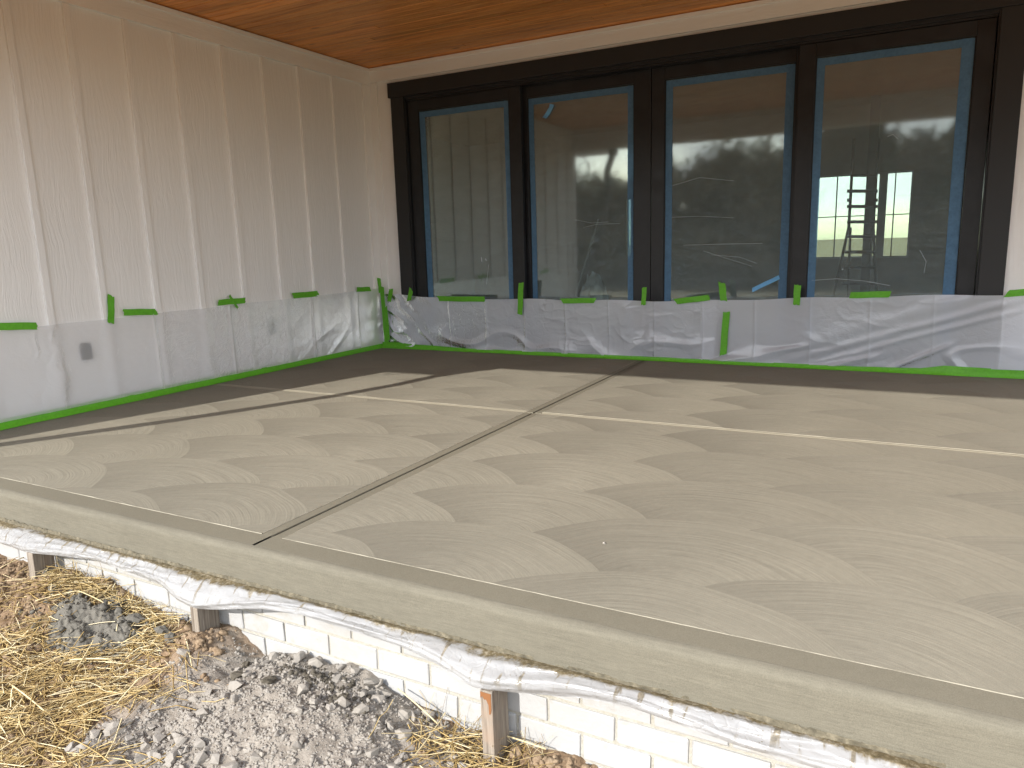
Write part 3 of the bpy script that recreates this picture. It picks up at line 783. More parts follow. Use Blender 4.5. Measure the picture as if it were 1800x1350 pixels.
def sheet_back(x0, x1, n, m, seed, yb):
    x = np.linspace(x0, x1, n)[:, None]; v = np.linspace(0, 1, m)[None, :]
    ztop = np.interp(x, [0, .3, .5, 1.2, 2.1, 2.9, 3.35, 3.6, 4.2, 5.15, 5.5, 8], [.555, .545, .532, .515, .512, .508, .515, .525, .545, .572, .575, .58])
    ztop = ztop + .005 * np.sin(x * 8)
    z = .030 + (ztop - .030) * v + 0 * x
    xw = x + .12 * fbm(x * 1.5, z * 2, seed, 2)
    o = .016 * fbm(x * 1.6, z * 2.4, seed + 1, 3)
    clump = np.clip(.25 + 1.5 * fbm(x * 1.1, z * 1.6, seed + 11, 2), 0, 1)
    wx = x + .10 * fbm(x * 4, z * 5, seed + 12, 3); wz = z + .10 * fbm(x * 4 + 9, z * 5, seed + 13, 3)
    o = o + clump * (.008 * np.maximum(ridge(wx * 4, wz * 7, seed + 14) - .6, 0) ** 1.5 * 4 + .004 * np.maximum(ridge(wx * 10, wz * 15, seed + 15) - .55, 0) ** 1.5 * 3 + .002 * fbm(wx * 30, wz * 40, seed + 16, 2))
    ft = np.clip(1 - v / .50, 0, 1)
    o = o + ft * .030 * np.maximum(ridge(xw * 2.6 + z * 2.5, z * 6 - x * 1.1, seed + 5) - .55, 0) * 1.8
    for xc in np.arange(.86, 6.2, .41):
        dxx = np.abs(x - xc - .004 * np.sin(z * 9))
        amp = np.clip(.2 + 2.2 * vnoise(np.array([xc * 3.3]), np.array([.5]), seed)[0], 0, 1)
        o = o + amp * .0035 * np.exp(-(dxx / .07) ** 2) * np.maximum(ridge(z * 22 + 6 * dxx, x * 2.2, seed + 7) - .3, 0) * 1.5
        o = o + .005 * np.exp(-dxx / .006)
    # long diagonal creases toward the right end
    dia = cl(x, 3.9, 4.5) * (1 - cl(x, 5.3, 5.6))
    s = (z - .09) - (x - 4.1) * .33
    s = s + .012 * fbm(x * 4, z * 4, seed + 20, 2)
    o = o + dia * (.014 * np.exp(-(s / .030) ** 2) + .011 * np.exp(-((s + .075) / .022) ** 2) + .012 * np.exp(-((s - .10) / .06) ** 2))
    s2 = (z - .05) - (x - 4.75) * .5
    o = o + cl(x, 4.65, 4.75) * (1 - cl(x, 5.05, 5.12)) * .014 * np.exp(-(s2 / .022) ** 2)
    s3 = (z - .05) + (x - .55) * .75
    o = o + (1 - cl(x, .55, .9)) * .008 * np.maximum(ridge(s3 * 7 + fbm(x * 5, z * 5, seed, 2), x * 2 - z, seed + 3) - .5, 0) * 2
    o = np.maximum(o, -.014)
    return np.stack([x + 0 * z, yb - o, z], -1)
s2 = MB().grid(sheet_back(.034, 3.42, 620, 84, 51, -.062)).build('plastic_sheet', M['film'], smooth=True)
tag(s2, 'wrinkled plastic sheet covering the foot of the left three door panels', 'plastic sheet')
s3 = MB().grid(sheet_back(3.30, 7.4, 700, 84, 77, -.070)).build('plastic_sheet', M['film'], smooth=True)
tag(s3, 'plastic sheet with long diagonal creases below the rightmost door panel', 'plastic sheet')

# outlets under the sheeting
for (u0, v0, u1, v1), lb in (((142, 604, 158, 631), 'dark outlet box behind the sheeting near the left frame edge'), ((470, 563, 482, 586), 'dark outlet box behind the sheeting nearer the porch corner')):
    a = on_left(u0, v0); b = on_left(u1, v1)
    ob = thing('outlet_box', lb, 'outlet', (0, (a[1] + b[1]) / 2, (a[2] + b[2]) / 2), 'outlet boxes on the left wall')
    ya, yb_ = min(a[1], b[1]) - .012, max(a[1], b[1]) + .012; za, zb = min(a[2], b[2]), max(a[2], b[2])
    rim = MB().box(.0, .017, ya, yb_, za, zb).build('box_rim', M['outlet'], ob, bevel=.002)
    MB().box(.0172, .0185, ya + .015, yb_ - .015, za + .012, (za + zb) / 2 - .004).build('socket', M['dark'], rim); MB().box(.0172, .0185, ya + .015, yb_ - .015, (za + zb) / 2 + .004, zb - .012).build('socket', M['dark'], rim)

# green tape pieces
GT = [('L', (-30, 574), (65, 573), 13, 'green tape strip at the far left end of the left sheet'),
      ('L', (195, 519), (195, 568), 12, 'upright green tape strip on the second batten from the left'),
      ('L', (217, 549), (275, 548), 11, 'flat green tape strip just right of the upright strip on the left wall'),
      ('L', (383, 532), (431, 528), 10, 'green tape strip crossed by a small sliver on the left wall'),
      ('L', (403, 519), (418, 542), 4, 'small pointed green tape sliver crossing a flat strip on the left wall'),
      ('L', (515, 520), (560, 516), 10, 'flat green tape strip near the middle right of the left wall'),
      ('L', (627, 509), (651, 508), 8, 'short green tape strip nearest the corner on the left wall'),
      ('B', (666, 489), (669, 514), 6, 'short green tape tip at the top of the corner strip'),
      ('B', (671, 503), (680, 606), 7, 'long upright green tape strip sealing the porch corner'),
      ('B', (678, 540), (683, 598), 6, 'loose second layer of green tape on the corner strip'),
      ('B', (688, 508), (684, 530), 7, 'small upright green tape on the white wall right of the corner'),
      ('B', (723, 508), (719, 529), 7, 'small upright green tape on the left black casing'),
      ('B', (770, 525), (852, 526), 9, 'long flat green tape below the leftmost door panel'),
      ('B', (916, 497), (914, 553), 9, 'upright green tape between the first and second door panels'),
      ('B', (987, 529), (1046, 528), 9, 'flat green tape below the second door panel'),
      ('B', (1133, 505), (1131, 536), 8, 'upright green tape at the middle meeting stile of the door'),
      ('B', (1187, 530), (1247, 523), 10, 'slightly tilted green tape below the third door panel'),
      ('B', (1269, 497), (1272, 529), 12, 'upright green tape at the top of the sheet seam'),
      ('B', (1277, 548), (1271, 624), 12, 'tall green tape strip closing the overlap of the two rear sheets'),
      ('B', (1402, 501), (1400, 536), 12, 'upright green tape between the third and fourth door panels'),
      ('B', (1494, 519), (1565, 517), 11, 'flat green tape below the rightmost door panel'),
      ('B', (1769, 516), (1830, 512), 12, 'green tape strip on the white wall right of the door')]
for i, (pl, a, b, w, lb) in enumerate(GT):
    if pl == 'L':
        ym = on_left((a[0] + b[0]) / 2, (a[1] + b[1]) / 2)[1]
        off = max(float(film_left_off(np.array([ym]))[0]), .020 if abs(a[0] - b[0]) < 20 else .012) + .007
    else:
        off = -.088 if i not in (7, 8, 9) else (-.090 if i != 9 else -.094)
    px_tape('green_tape', M['green'], lb, a, b, w, pl, off, i + 20, wob=.0018, torn=.8)

# base tape along the foot of the walls: an irregular ribbon turned out onto the slab
def base_tape(p0, p1, nrm, h0, label, seed, off=.03, foot=.02):
    p0 = np.array(p0); p1 = np.array(p1); nrm = np.array(nrm, float)
    L = np.linalg.norm(p1 - p0); n = int(L / .012) + 2
    t = np.linspace(0, 1, n); s = t * L
    P = []
    zt = h0(s) if callable(h0) else h0 + .004 * fbm(s * 2, s * 0, seed, 3)
    low = .006 * fbm(s * 14, s * 0, seed + 2, 4)
    ofs = off + .006 * fbm(s * 3, s * 0, seed + 3, 3)
    for a, w in ((0, 0), (.3, .15), (.6, .35), (.85, .75), (1, 1)):
        q = p0 + (p1 - p0) * t[:, None]
        crease = .004 * fbm(s * 9, s * 0 + a * 3, seed + 5, 3)
        z = zt * (1 - a) + (.003) * a + (low * a if a == 1 else 0) * .2
        out = ofs + crease + foot * w + (low * 1.0 if a == 1 else 0)
        P.append(q + nrm[None] * out[:, None] + np.array([0, 0, 1.0])[None] * z[:, None])
    o = MB().grid(np.stack(P, 1)).build('floor_tape', M['green'], smooth=True)
    return tag(o, label, 'tape', 'green tape along the foot of the walls')
base_tape((0, -4.34, 0), (0, -.05, 0), (1, 0, 0), .062, 'green tape band along the foot of the left batten wall', 3, .022, .024)
base_tape((.04, 0, 0), (1.02, 0, 0), (0, -1, 0), lambda s: np.interp(s, [0, .25, .32, .65, .95, 1], [.066, .064, .055, .048, .038, .012]), 'thick doubled green tape at the porch corner below the door', 5, .088, .012)
base_tape((.90, 0, 0), (4.15, 0, 0), (0, -1, 0), .034, 'long thin green tape band below the middle door panels', 7, .082, .018)
base_tape((4.05, 0, 0), (5.33, 0, 0), (0, -1, 0), lambda s: np.interp(s, [0, .5, .85, 1.0, 1.3], [.030, .036, .044, .070, .064]), 'crumpled green tape band below the rightmost door panel', 9, .092, .020)
base_tape((5.20, 0, 0), (7.4, 0, 0), (0, -1, 0), .062, 'wide green tape band under the white wall right of the door', 13, .100, .012)

# ------------------------------------------------------------------ stained sheeting over the slab edge, mortar bead, stakes
SX = [-1, 1.38, 1.575, 1.76, 2.03, 2.2, 2.43, 2.53, 2.63, 2.74, 2.93, 3.11, 3.29, 3.51, 3.65, 3.78, 3.87, 3.95, 4.07, 4.22, 4.37, 4.5, 5.0, 9]
SZ = [-.215, -.208, -.196, -.182, -.168, -.178, -.182, -.216, -.222, -.206, -.173, -.155, -.164, -.167, -.180, -.208, -.196, -.186, -.170, -.158, -.170, -.182, -.186, -.19]
STAKES = [(1.632, .52), (2.632, .50), (3.822, .46)]
def sheet_edge(x0, x1, n, m):
    x = np.linspace(x0, x1, n)[:, None]; v = np.linspace(0, 1, m)[None, :]
    zt = zlow(x) + .010; zb = np.interp(x, SX, SZ) + .004
    near = 0
    for sx, _ in STAKES: near = near + np.exp(-((x - sx) / .22) ** 2)
    bul = .052 + .036 * np.clip(near, 0, 1)
    key_v = [0, .22, .45, .68, .84, 1.0]
    yk = [FY - .0005 + 0 * x, FY - bul * .45, FY - bul * .80, FY - bul, FY - bul * 1.02, FY - bul * .96]
    zk = [zt, zt + (zb - zt) * .25 + .010, zt + (zb - zt) * .55 + .008, zb + .014, zb + .003, zb - .010]
    Y = np.zeros((n, m)); Z = np.zeros((n, m))
    for j in range(m):
        q = v[0, j]; i = min(int(np.searchsorted(key_v, q, 'right')) - 1, 4)
        t = (q - key_v[i]) / (key_v[i + 1] - key_v[i]); t = t * t * (3 - 2 * t) * .5 + t * .5
        Y[:, j] = (yk[i] * (1 - t) + yk[i + 1] * t)[:, 0]; Z[:, j] = (zk[i] * (1 - t) + zk[i + 1] * t)[:, 0]
    X = x + 0 * Y
    env = np.clip(v / .15, 0, 1) * np.ones_like(X)
    w = .012 * fbm(X * 3.5, v * 2.2 + 0 * X, 61, 3) + .010 * np.maximum(ridge(X * 4 + v * 2.4 + 1.6 * fbm(X * 3, v * 2 + 0 * X, 67, 2), v * 2.0 + X * .9, 65) - .5, 0) + .003 * fbm(X * 22, v * 9 + 0 * X, 66, 3)
    Y = Y - env * w; Z = Z + env * .6 * w
    return np.stack([X, Y, Z], -1)
Pe = sheet_edge(.2, 6.2, 900, 26)
so = MB().grid(Pe)
me = so.mesh('plastic_sheet', M['film_edge'], True)
uvl = me.uv_layers.new(name='UVMap')
vi = np.zeros(len(me.loops), dtype=np.int32); me.loops.foreach_get('vertex_index', vi)
uvs = np.stack([(vi // 26) / 899.0 * 30, (vi % 26) / 25.0], 1).astype(np.float32)
uvl.data.foreach_set('uv', uvs.ravel())
seo = link(bpy.data.objects.new('plastic_sheet', me))
tag(seo, 'mortar stained white plastic draped along the front edge of the slab', 'plastic sheet')

def blob_variants(n, k, seed, flat=.75, ico=False):
    out = []; r0 = np.random.default_rng(seed)
    for _ in range(n):
        bm = bmesh.new()
        if ico:
            bmesh.ops.create_icosphere(bm, subdivisions=2, radius=1)
            off = r0.uniform(0, 50)
            for vtx in bm.verts:
                c = vtx.co; q = 1 + .95 * float(fbm(np.array([c.x * 1.6 + off]), np.array([c.y * 1.6 + c.z * 2.1 + off]), 3, 3)[0]); vtx.co = c * q
        else:
            for _k in range(k):
                d3 = r0.normal(size=3); d3 /= np.linalg.norm(d3); d3 *= r0.uniform(.8, 1.1)
                bm.verts.new((d3[0] * r0.uniform(.85, 1.25), d3[1] * .9, d3[2] * flat))
            h = bmesh.ops.convex_hull(bm, input=bm.verts[:])
            bmesh.ops.delete(bm, geom=[e for e in h['geom_interior'] if isinstance(e, bmesh.types.BMVert)], context='VERTS')
        bmesh.ops.triangulate(bm, faces=bm.faces[:])
        bm.verts.index_update()
        out.append((np.array([v.co[:] for v in bm.verts]), np.array([[v.index for v in f.verts] for f in bm.faces])))
        bm.free()
    return out
def scatter_mesh(name, variants, pts, sizes, m, seed, smooth=False, stretch=None, parent=None):
    r0 = np.random.default_rng(seed); V = []; F = []; n = 0
    for i, (p_, s_) in enumerate(zip(pts, sizes)):
        v, f = variants[r0.integers(len(variants))]
        a, b, c = r0.uniform(0, 6.28), r0.uniform(-.6, .6), r0.uniform(-.6, .6)
        Rm = np.array(Matrix.Rotation(a, 3, 'Z') @ Matrix.Rotation(b, 3, 'X') @ Matrix.Rotation(c, 3, 'Y'))
        st_ = r0.uniform(.75, 1.3, 3)
        V.append((v * st_ * s_) @ Rm.T + p_); F.append(f + n); n += len(v)
    V = np.concatenate(V); F = np.concatenate(F)
    me = bpy.data.meshes.new(name)
    me.vertices.add(len(V)); me.vertices.foreach_set('co', V.astype(np.float32).ravel())
    me.loops.add(F.size); me.loops.foreach_set('vertex_index', F.astype(np.int32).ravel())
    me.polygons.add(len(F)); me.polygons.foreach_set('loop_start', np.arange(0, F.size, 3, dtype=np.int32))
    me.update(calc_edges=True); me.materials.append(m)
    if smooth: me.polygons.foreach_set('use_smooth', [True] * len(F))
    return link(bpy.data.objects.new(name, me), parent)
CL = blob_variants(6, 0, 5, ico=True); ST = blob_variants(10, 15, 8); SM = blob_variants(8, 9, 9)

g = NG('mortar_bead'); p = g.pos(); n = g.noise(p, 45, 4, .7)
M['bead'] = g.set(g.ramp(n, (.3, (.075, .066, .047)), (.55, (.14, .122, .085)), (.75, (.25, .215, .15))), .9, g.bump(n, .6, .004), .2)
xb = np.arange(.5, 5.6, .004)
wid = .003 + .010 * np.clip(.45 + 1.1 * fbm(xb * 5, xb * 0, 31, 4) + np.where(xb < 3.4, .25, -.05), 0, 1.2)
rows = []
for q in np.linspace(0, 1, 7):
    hgt_ = np.sin(q * math.pi) * (.003 + .45 * wid) * (1 + .9 * fbm(xb * 60, xb * 0 + q * 4, 33, 3))
    yb_ = FY + .003 - wid * q + .003 * fbm(xb * 70, xb * 0 + q * 7, 35, 2)
    zb_ = zlow(xb) + .018 - .10 * wid * q + np.maximum(hgt_, -.002) * .8 - .006 * (q == 1) - .004 * (q == 0)
    rows.append(np.stack([xb, yb_, zb_], -1))
tag(MB().grid(np.stack(rows, 1)).build('mortar_residue', M['bead'], smooth=False), 'crusty dried mortar along the top of the stained plastic', 'mortar', kind='stuff')

for i, (sx, hh) in enumerate(STAKES):
    st_ = thing('wooden_stake', ['short wooden stake at the far left under the slab edge', 'wooden stake beside the brown dirt mound', 'wooden stake with orange paint at its top, nearest the camera'][i], 'stake', (sx, -4.49, -.6), 'wooden stakes under the slab edge')
    zt = [-.195, -.222, -.21][i]
    o = inst('post', MB().box(-.019, .019, -.0445, .0445, -.45, 0).mesh('post', M['stake'], bevel=.0025), st_, (sx, -4.483, zt), (0, [.03, .02, -.01][i], [.08, .0, .0][i]))
    if i == 2:
        pv = [(0, 0), (.034, 0), (.034, -.05), (.031, -.062), (.027, -.064), (.0255, -.035), (.018, -.02), (.012, -.022), (.006, -.012), (.0, -.02)]
        b = MB(); b.add([(sx - .0175 + u, -4.5285, zt - .004 + w_) for u, w_ in pv], [tuple(range(len(pv)))])
        b.build('paint_mark', M['stain'], st_, solid=.0005)

# ------------------------------------------------------------------ soil clods, gravel, stones, straw, concrete spill
def zone(n, f, x0, x1, y0, y1):
    out = []
    while len(out) < n:
        x = rng.uniform(x0, x1, 4000); y = rng.uniform(y0, y1, 4000)
        keep = rng.uniform(0, 1, 4000) < f(x, y)
        out += list(zip(x[keep], y[keep]))
    return np.array(out[:n])
def ell(x, y, cx, cy, rx, ry): return np.clip(1.30 - np.hypot((x - cx) / rx, (y - cy) / ry) + .9 * fbm(x * 6, y * 9, 13, 3), 0, 1)
def gravel_d(x, y): return np.clip(ell(x, y, 3.24, -4.74, .56, .36) * 1.6, 0, 1) * (y < BY - .012)
def clod_d(x, y):
    return np.clip(ell(x, y, 1.55, -4.62, .55, .24) + ell(x, y, 2.66, -4.55, .17, .12) + 1.3 * ell(x, y, 3.97, -4.50, .20, .10) + .18 + .3 * (y < -4.7) * (x < 2.7), 0, 1) * (y < BY - .015) * (1 - (gravel_d(x, y) > .12))
def straw_d(x, y):
    a = ell(x, y, 2.45, -4.88, .62, .30) + .9 * ell(x, y, 2.12, -4.50, .40, .10) + .8 * ell(x, y, 3.74, -4.55, .24, .15) + .25 * ell(x, y, 1.8, -4.7, .6, .25)
    return np.clip(a, 0, 1) * (y < BY - .03) * (1 - .985 * (gravel_d(x, y) > .5)) * (1 - .8 * (ell(x, y, 2.15, -4.62, .22, .12) > .5))
def on_ground(P, lift=0.0):
    return np.c_[P, ground_h(P[:, 0], P[:, 1]) + lift]
VB = (.8, 4.5, -5.45, BY - .012)
P = zone(6000, clod_d, *VB); s = .003 + .012 * rng.uniform(0, 1, len(P)) ** 3
P3 = on_ground(P); P3[:, 1] = np.minimum(P3[:, 1], BY - .006 - s)
tag(scatter_mesh('soil_clods', CL, P3, s, M['clod'], 5), 'loose brown soil clods scattered in front of the brick wall', 'soil', kind='stuff')
P = zone(12000, gravel_d, *VB); s = .0024 + .0085 * rng.uniform(0, 1, len(P)) ** 2.4
P3 = on_ground(P); P3[:, 2] -= s * .12; P3[:, 1] = np.minimum(P3[:, 1], BY - .006 - s)
tag(scatter_mesh('gravel', SM, P3, s, M['stone'], 6), 'fine grey crushed stone heaped against the brick wall', 'gravel', kind='stuff')
# single stones
stone_me = []
for k, (v, f) in enumerate(ST):
    for mm in ('stone', 'stone_tan'):
        me = bpy.data.meshes.new('stone'); me.from_pydata(v.tolist(), [], f.tolist()); me.update(); me.materials.append(M[mm]); stone_me.append(me)
wet_me = []
for k, (v, f) in enumerate(CL[:3]):
    me = bpy.data.meshes.new('mortar_lump'); me.from_pydata(v.tolist(), [], f.tolist()); me.update(); me.materials.append(M['wet']); wet_me.append(me)
def stone(x, y, s, label, group=None, me=None, name='stone', cat='stone', lift=.35, flat=1.0):
    y = min(y, BY - .008 - s * 1.05)
    z = float(ground_h(np.array([x]), np.array([y]))[0]) + s * lift * flat
    o = inst(name, me or random.choice(stone_me), None, (x, y, z), (random.uniform(-.4, .4), random.uniform(-.4, .4), random.uniform(0, 6.3)), (s * random.uniform(.9, 1.25), s * random.uniform(.8, 1.05), s * flat * random.uniform(.8, 1.05)))
    return tag(o, label, cat, group)
def g_at(u, v):
    z = -.4
    for _ in range(12):
        q = on_level(u, v, z); z = float(ground_h(np.array([q[0]]), np.array([min(q[1], BY - .01)]))[0])
    return q
NAMED = [(540, 1152, .036, 'large rounded grey stone against the brick, left of the touching pair'), (567, 1158, .034, 'large pale stone against the brick, right of the touching pair'),
         (655, 1202, .028, 'tall upright grey stone at the back of the gravel heap'), (672, 1213, .024, 'rounded stone leaning on the brick right of the tall stone'), (683, 1222, .022, 'rightmost rounded stone of the row against the brick'),
         (203, 1292, .027, 'flat pale stone lying on the straw'), (166, 1313, .022, 'blocky grey stone in the straw below the flat one'), (203, 1341, .030, 'dark blocky stone at the bottom edge in the straw'),
         (396, 1225, .020, 'bluish angular stone on the left face of the gravel heap'), (357, 1254, .022, 'pale angular stone low on the left of the gravel heap'), (60, 1197, .013, 'small round stone among the straw at the left')]
for u, v, s, lb in NAMED:
    q = g_at(u, v); stone(q[0], q[1], s, lb, me=stone_me[NAMED.index((u, v, s, lb)) % 20], flat=.75)
for u, v, s, lb in [(417, 1191, .022, 'dark damp mortar lump on the left of the gravel heap'), (472, 1198, .021, 'round dark mortar lump near the top of the gravel heap'), (432, 1172, .018, 'small dark mortar lump beside the dirt mound')]:
    q = g_at(u, v); stone(q[0], q[1], s, lb, me=random.choice(wet_me), name='mortar_lump', cat='mortar lump', flat=.7)
P = zone(250, lambda x, y: gravel_d(x, y) * np.clip(.30 + 1.4 * ((y < -4.84) | (np.hypot((x - 3.3) / .25, (y + 4.48) / .05) < 1.1) | (x > 3.5)), 0, 1), *VB)
for x, y in P:
    wh = 'against the brick at the back of the gravel heap' if y > -4.54 else ('on the right slope of the gravel heap' if x > 3.5 else ('along the front edge of the gravel heap' if y < -4.86 else 'on the left slope of the gravel heap' if x < 3.05 else 'on the crest of the gravel heap'))
    stone(x, y, random.choice((.011, .013, .016, .019, .023, .027)), 'grey crushed stone ' + wh, 'stones ' + wh, lift=.3)
# dark damp crumbs on the heap
Pd = np.concatenate([np.c_[rng.normal(3.20, .07, 170), rng.normal(-4.53, .025, 170)], np.c_[rng.normal(3.36, .05, 90), rng.normal(-4.60, .02, 90)]])
P3 = on_ground(Pd, .002); P3[:, 1] = np.minimum(P3[:, 1], BY - .02)
tag(scatter_mesh('damp_crumbs', CL[:4], P3, .0025 + .006 * rng.uniform(0, 1, len(Pd)) ** 2, M['wet'], 8), 'dark damp mortar crumbs on top of the gravel heap', 'mortar', kind='stuff')

# concrete spill: a wet grey slump with lumps
sp = thing('concrete_spill', 'dark grey lump of spilled concrete in the dirt by the left stakes', 'concrete', (2.1, -4.62, -.4))
nx, ny = 190, 110
gx, gy = np.meshgrid(np.linspace(1.55, 2.50, nx), np.linspace(-4.85, -4.42, ny))
cx_ = 2.16; ang = np.arctan2(gy + 4.615, (gx - cx_) * .62)
rad = np.hypot((gx - cx_) / .26, (gy + 4.63) / .125)
edge = 1 + .6 * fbm(np.cos(ang) * 2 + 5, np.sin(ang) * 2, 71, 3)
hgt = np.clip((edge - rad) * 2.2, -1.0, 1)
hgt = np.where(hgt > 0, np.sqrt(np.maximum(hgt, 0)), hgt)
zz = ground_h(gx, gy, False) + hgt * .040 + np.where(hgt > 0, .030 * fbm(gx * 14, gy * 14, 72, 4) + .016 * (ridge(gx * 22, gy * 22, 75) - .5) + .012 * fbm(gx * 60, gy * 60, 73, 2), 0) - .014
MB().grid(np.stack([gx, gy, zz], -1)).build('slump', M['spill'], sp, smooth=False)
Pl = np.c_[rng.uniform(1.72, 2.50, 900), rng.uniform(-4.80, -4.45, 900)]
inr = np.hypot((Pl[:, 0] - 2.15) / .34, (Pl[:, 1] + 4.62) / .16); Pl = Pl[inr < 1.05]
_ix = np.clip(((Pl[:, 0] - 1.55) / .95 * (nx - 1)).astype(int), 0, nx - 1); _iy = np.clip(((Pl[:, 1] + 4.85) / .43 * (ny - 1)).astype(int), 0, ny - 1)
P3 = np.c_[Pl, np.maximum(zz[_iy, _ix] + .002, ground_h(Pl[:, 0], Pl[:, 1]) + .003)]
lo = scatter_mesh('lumps', CL, P3, .002 + .011 * rng.uniform(0, 1, len(Pl)) ** 6, M['spill'], 12, False, parent=sp); lo['kind'] = 'stuff'
for (u, v, s) in ((238, 1098, .040), (190, 1055, .022), (208, 1070, .024), (98, 1042, .026), (285, 1118, .03), (300, 1128, .026), (62, 1012, .02), (82, 1010, .018)):
    q = g_at(u, v); me = bpy.data.meshes.new('lump'); vv, ff = random.choice(CL)
    me.from_pydata((vv * [1.3, .7, .6]).tolist(), [], ff.tolist()); me.materials.append(M['spill'])
    y = min(q[1], BY - .02 - s)
    inst('lump', me, sp, (q[0], y, float(ground_h(np.array([q[0]]), np.array([y]))[0]) + s * .45), (random.uniform(-.3, .3), random.uniform(-.3, .3), random.uniform(-.6, .3)), (s, s, s))

# straw
def straw_mesh(name, A, L, az, tilt, w, lift, seed, bend=.18):
    r0 = np.random.default_rng(seed); V = []; F = []; T = []; n = 0
    for i in range(len(A)):
        d = np.array([math.cos(az[i]) * math.cos(tilt[i]), math.sin(az[i]) * math.cos(tilt[i]), math.sin(tilt[i])])
        sd_ = np.array([-math.sin(az[i]), math.cos(az[i]), 0]); upv = np.cross(d, sd_)
        k = r0.uniform(-bend, bend); kb = 0 if r0.uniform() < .7 else r0.uniform(-.9, .9)
        pts = []
        p_ = A[i].copy(); dd = d.copy()
        for q in range(5):
            pts.append(p_.copy()); p_ = p_ + dd * L[i] / 4
            dd = dd + sd_ * (k / 4 + (kb if q == 1 else 0)) - np.array([0, 0, .05]); dd /= np.linalg.norm(dd)
        for q, pp in enumerate(pts):
            pp[1] = min(pp[1], BY - .006)
            gz = float(gh(pp[0], pp[1]))
            if pp[2] < gz + lift[i]: pp[2] = gz + lift[i]
            for (a, b) in ((1, 0), (-.5, .8), (-.5, -.8)):
                V.append(pp + sd_ * w[i] * a + upv * w[i] * b * .55)
            if q:
                o = n + q * 3
                for j in range(3): F.append((o - 3 + j, o - 3 + (j + 1) % 3, o + (j + 1) % 3, o + j))
        tone = r0.uniform(0, 1); T += [tone] * 15; n += 15
    me = bpy.data.meshes.new(name); me.from_pydata([tuple(v) for v in V], [], F); me.update(); me.materials.append(M['straw'])
    at_ = me.attributes.new('tone', 'FLOAT', 'POINT'); at_.data.foreach_set('value', T)
    me.polygons.foreach_set('use_smooth', [True] * len(F))
    return link(bpy.data.objects.new(name, me))
_gx = np.linspace(.5, 4.8, 431); _gy = np.linspace(-5.7, -4.42, 129); _GZ = ground_h(*np.meshgrid(_gx, _gy))
def gh(x, y):
    i = min(max(int((x - .5) / .01), 0), 430); j = min(max(int((y + 5.7) / .01), 0), 128); return _GZ[j, i]
NS = 2300
P = zone(NS, straw_d, *VB)
az = rng.normal(.35, .75, NS) + np.where(rng.uniform(0, 1, NS) < .25, rng.uniform(-1.5, 1.5, NS), 0)
L = rng.uniform(.05, .26, NS) * rng.uniform(.5, 1, NS); tl = rng.normal(.05, .14, NS)
lift = rng.uniform(.001, .026, NS)
A = on_ground(P) + np.c_[np.zeros(NS), np.zeros(NS), lift]
A[:, :2] -= np.c_[np.cos(az), np.sin(az)] * (L / 2)[:, None]
A[:, 1] = np.minimum(A[:, 1], BY - .01)
tag(straw_mesh('straw', A, L, az, tl, rng.uniform(.0010, .0030, NS), lift, 4), 'dry golden straw scattered over the soil in front of the wall', 'straw', kind='stuff')
# upright wisps against the wall
NW = 170
xw = np.concatenate([rng.uniform(1.75, 2.5, 110), rng.uniform(3.55, 3.98, 60)]); yw = rng.uniform(BY - .07, BY - .015, NW)
A = on_ground(np.c_[xw, yw])
tag(straw_mesh('straw_wisps', A, rng.uniform(.03, .13, NW), rng.uniform(0, 6.28, NW), rng.uniform(.3, 1.35, NW), rng.uniform(.0005, .0013, NW), np.full(NW, .001), 14, .8), 'thin straw wisps standing up against the white brick', 'straw', kind='stuff')
# a few long stalks one can point at
for (u0, v0), (u1, v1), w_, lb in [((65, 1068), (140, 1052), .0020, 'long pale straw stalk lying across the grey concrete spill'), ((140, 1052), (190, 1075), .0020, 'second half of the bent pale stalk on the concrete spill'),
                                   ((125, 1176), (200, 1175), .0030, 'flat whitish straw stalk just below the concrete spill'), ((700, 1230), (770, 1290), .0024, 'long golden stalk sloping down the right of the gravel heap'),
                                   ((0, 1010), (62, 986), .0022, 'pale stalk leaning against the leftmost stake'), ((215, 1145), (330, 1085), .0022, 'long stalk between the concrete spill and the middle stake'),
                                   ((850, 1302), (960, 1335), .0026, 'thick stalk bent across the foot of the nearest stake'), ((20, 1218), (80, 1265), .0026, 'thick pale stalk in the straw at the lower left')]:
    a, b = g_at(u0, v0), g_at(u1, v1)
    a[1] = min(a[1], BY - .02); b[1] = min(b[1], BY - .02); a[2] = gh(*a[:2]) + .034; b[2] = gh(*b[:2]) + .034
    d_ = b - a; Ls = np.linalg.norm(d_)
    o = MB().tube([tuple(a + d_ * t + np.array([0, 0, .004 * math.sin(t * 3)])) for t in np.linspace(0, 1, 6)], w_, 5).build('straw_stalk', M['straw'], smooth=True)
    at_ = o.data.attributes.new('tone', 'FLOAT', 'POINT'); at_.data.foreach_set('value', [.85] * len(o.data.vertices))
    tag(o, lb, 'straw')

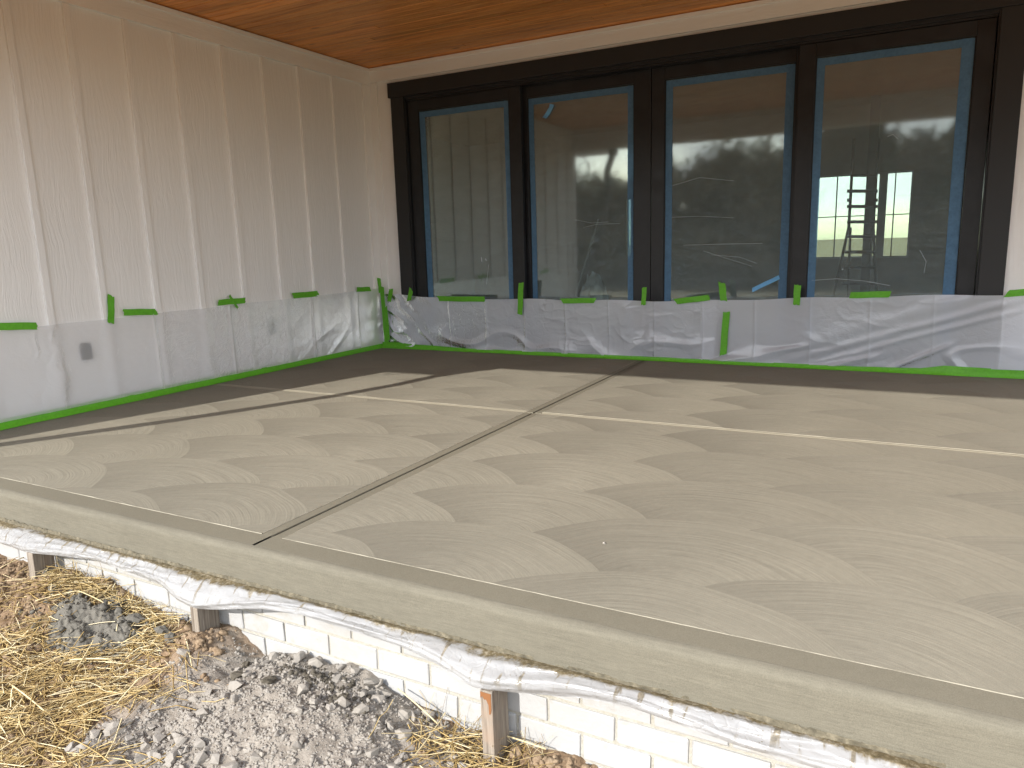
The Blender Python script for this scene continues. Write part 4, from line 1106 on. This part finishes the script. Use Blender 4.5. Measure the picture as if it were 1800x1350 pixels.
# ------------------------------------------------------------------ trees behind the viewer, seen mirrored in the glass
def leaf_cloud(n, f, seed, size):
    r0 = np.random.default_rng(seed); V = []; F = []
    k = 0
    while k < n:
        p_ = f(r0)
        if p_ is None: continue
        a = r0.normal(size=3); a /= np.linalg.norm(a); b = np.cross(a, r0.normal(size=3)); b /= np.linalg.norm(b)
        s_ = size * r0.uniform(.5, 1.3)
        V += [p_ + a * s_, p_ + b * s_ * .6, p_ - a * s_, p_ - b * s_ * .6]; F.append((4 * k, 4 * k + 1, 4 * k + 2, 4 * k + 3)); k += 1
    return MB().add(np.array(V), F)
def conifer(r0):
    z = r0.uniform(.08, 1) ** .8; a = r0.uniform(0, 6.28); lay = .75 + .25 * math.sin(z * 40)
    r = (1 - z) * .30 * lay * r0.uniform(.5, 1) + .01
    return np.array([r * math.cos(a), r * math.sin(a), z])
lob = [np.array([rng.uniform(-.28, .28), rng.uniform(-.28, .28), rng.uniform(.35, .85)]) for _ in range(16)]
def broad(r0):
    c = lob[r0.integers(len(lob))]; d3 = r0.normal(size=3); d3 /= np.linalg.norm(d3)
    return c + d3 * .16 * r0.uniform(.3, 1)
def brush(r0):
    a = r0.uniform(0, 6.28); r = .5 * math.sqrt(r0.uniform()); z = r0.uniform(0, 1)
    return np.array([r * math.cos(a), r * math.sin(a), z * (1 - r)])
CR = {'conifer': leaf_cloud(2600, conifer, 1, .028).mesh('crown', M['leaf']), 'broad': leaf_cloud(2600, broad, 2, .026).mesh('crown', M['twig']), 'brush': leaf_cloud(2600, brush, 3, .06).mesh('crown', M['twig'])}
tb = MB(); tb.tube([(0, 0, 0), (.01, 0, .4), (0, .01, .9)], [.022, .016, .004], 7)
for i in range(9):
    a = i * 2.4; z = .3 + .05 * i; tb.tube([(0, 0, z), (.12 * math.cos(a), .12 * math.sin(a), z + .1), (.2 * math.cos(a), .2 * math.sin(a), z + .22)], [.010, .006, .002], 5)
TR = tb.mesh('trunk', M['bark'])
LT = {'conifer': 'dark evergreen tree of the tree line reflected in the door glass', 'broad': 'brown winter tree of the tree line reflected in the door glass', 'brush': 'low brown brush reflected in the door glass'}
tl_ = [('conifer', 3.0, 31, 9.3, 1), ('conifer', 6.5, 32, 8.0, 1.2), ('broad', .5, 31, 8.2, 1), ('broad', -2.2, 33, 8.0, 1.2), ('conifer', -4.2, 34, 6.6, 1.2), ('broad', -7, 33, 7.2, 1.3), ('broad', -9.8, 31, 6.6, 1.3), ('conifer', -12.5, 33, 7.6, 1.2),
       ('broad', -16, 35, 8, 1.4), ('conifer', 9.5, 34, 9, 1.2), ('broad', 12.5, 33, 8.5, 1.3), ('conifer', 1.4, 38, 9.2, 1.5), ('broad', 4.8, 38, 8.6, 1.4), ('conifer', -1, 40, 8.2, 1.6), ('broad', -5.6, 40, 8, 1.6), ('conifer', -9, 40, 8.2, 1.6),
       ('broad', 16, 36, 8.4, 1.4), ('conifer', -20, 38, 9, 1.5), ('broad', 8, 40, 9, 1.6), ('conifer', 14, 41, 10, 1.6)]
tl_ += [('brush', -22 + 2.6 * i, 26 + 1.5 * math.sin(i * 2.1), 3.0 + .6 * math.sin(i * 1.3), 1.6) for i in range(17)]
tl_ += [('brush', -30 + 3.2 * i, 44 + 1.5 * math.sin(i * 2.1), 6.4 + .9 * math.sin(i * 1.9), .9) for i in range(20)]
for kind, x, dist, h, wd in tl_:
    zg = float(ground_h(np.array([x]), np.array([-dist]), False)[0])
    t_ = thing({'conifer': 'evergreen_tree', 'broad': 'winter_tree', 'brush': 'brush'}[kind], LT[kind], 'tree' if kind != 'brush' else 'bush', (x, -dist, zg - .1), {'conifer': 'evergreens of the tree line', 'broad': 'winter trees of the tree line', 'brush': 'brush below the tree line'}[kind])
    a = random.uniform(0, 6.28)
    inst('crown', CR[kind], t_, (x, -dist, zg - .1), (0, 0, a), (h * wd, h * wd, h))
    if kind != 'brush': inst('trunk', TR, t_, (x, -dist, zg - .1), (0, 0, a), (h, h, h))
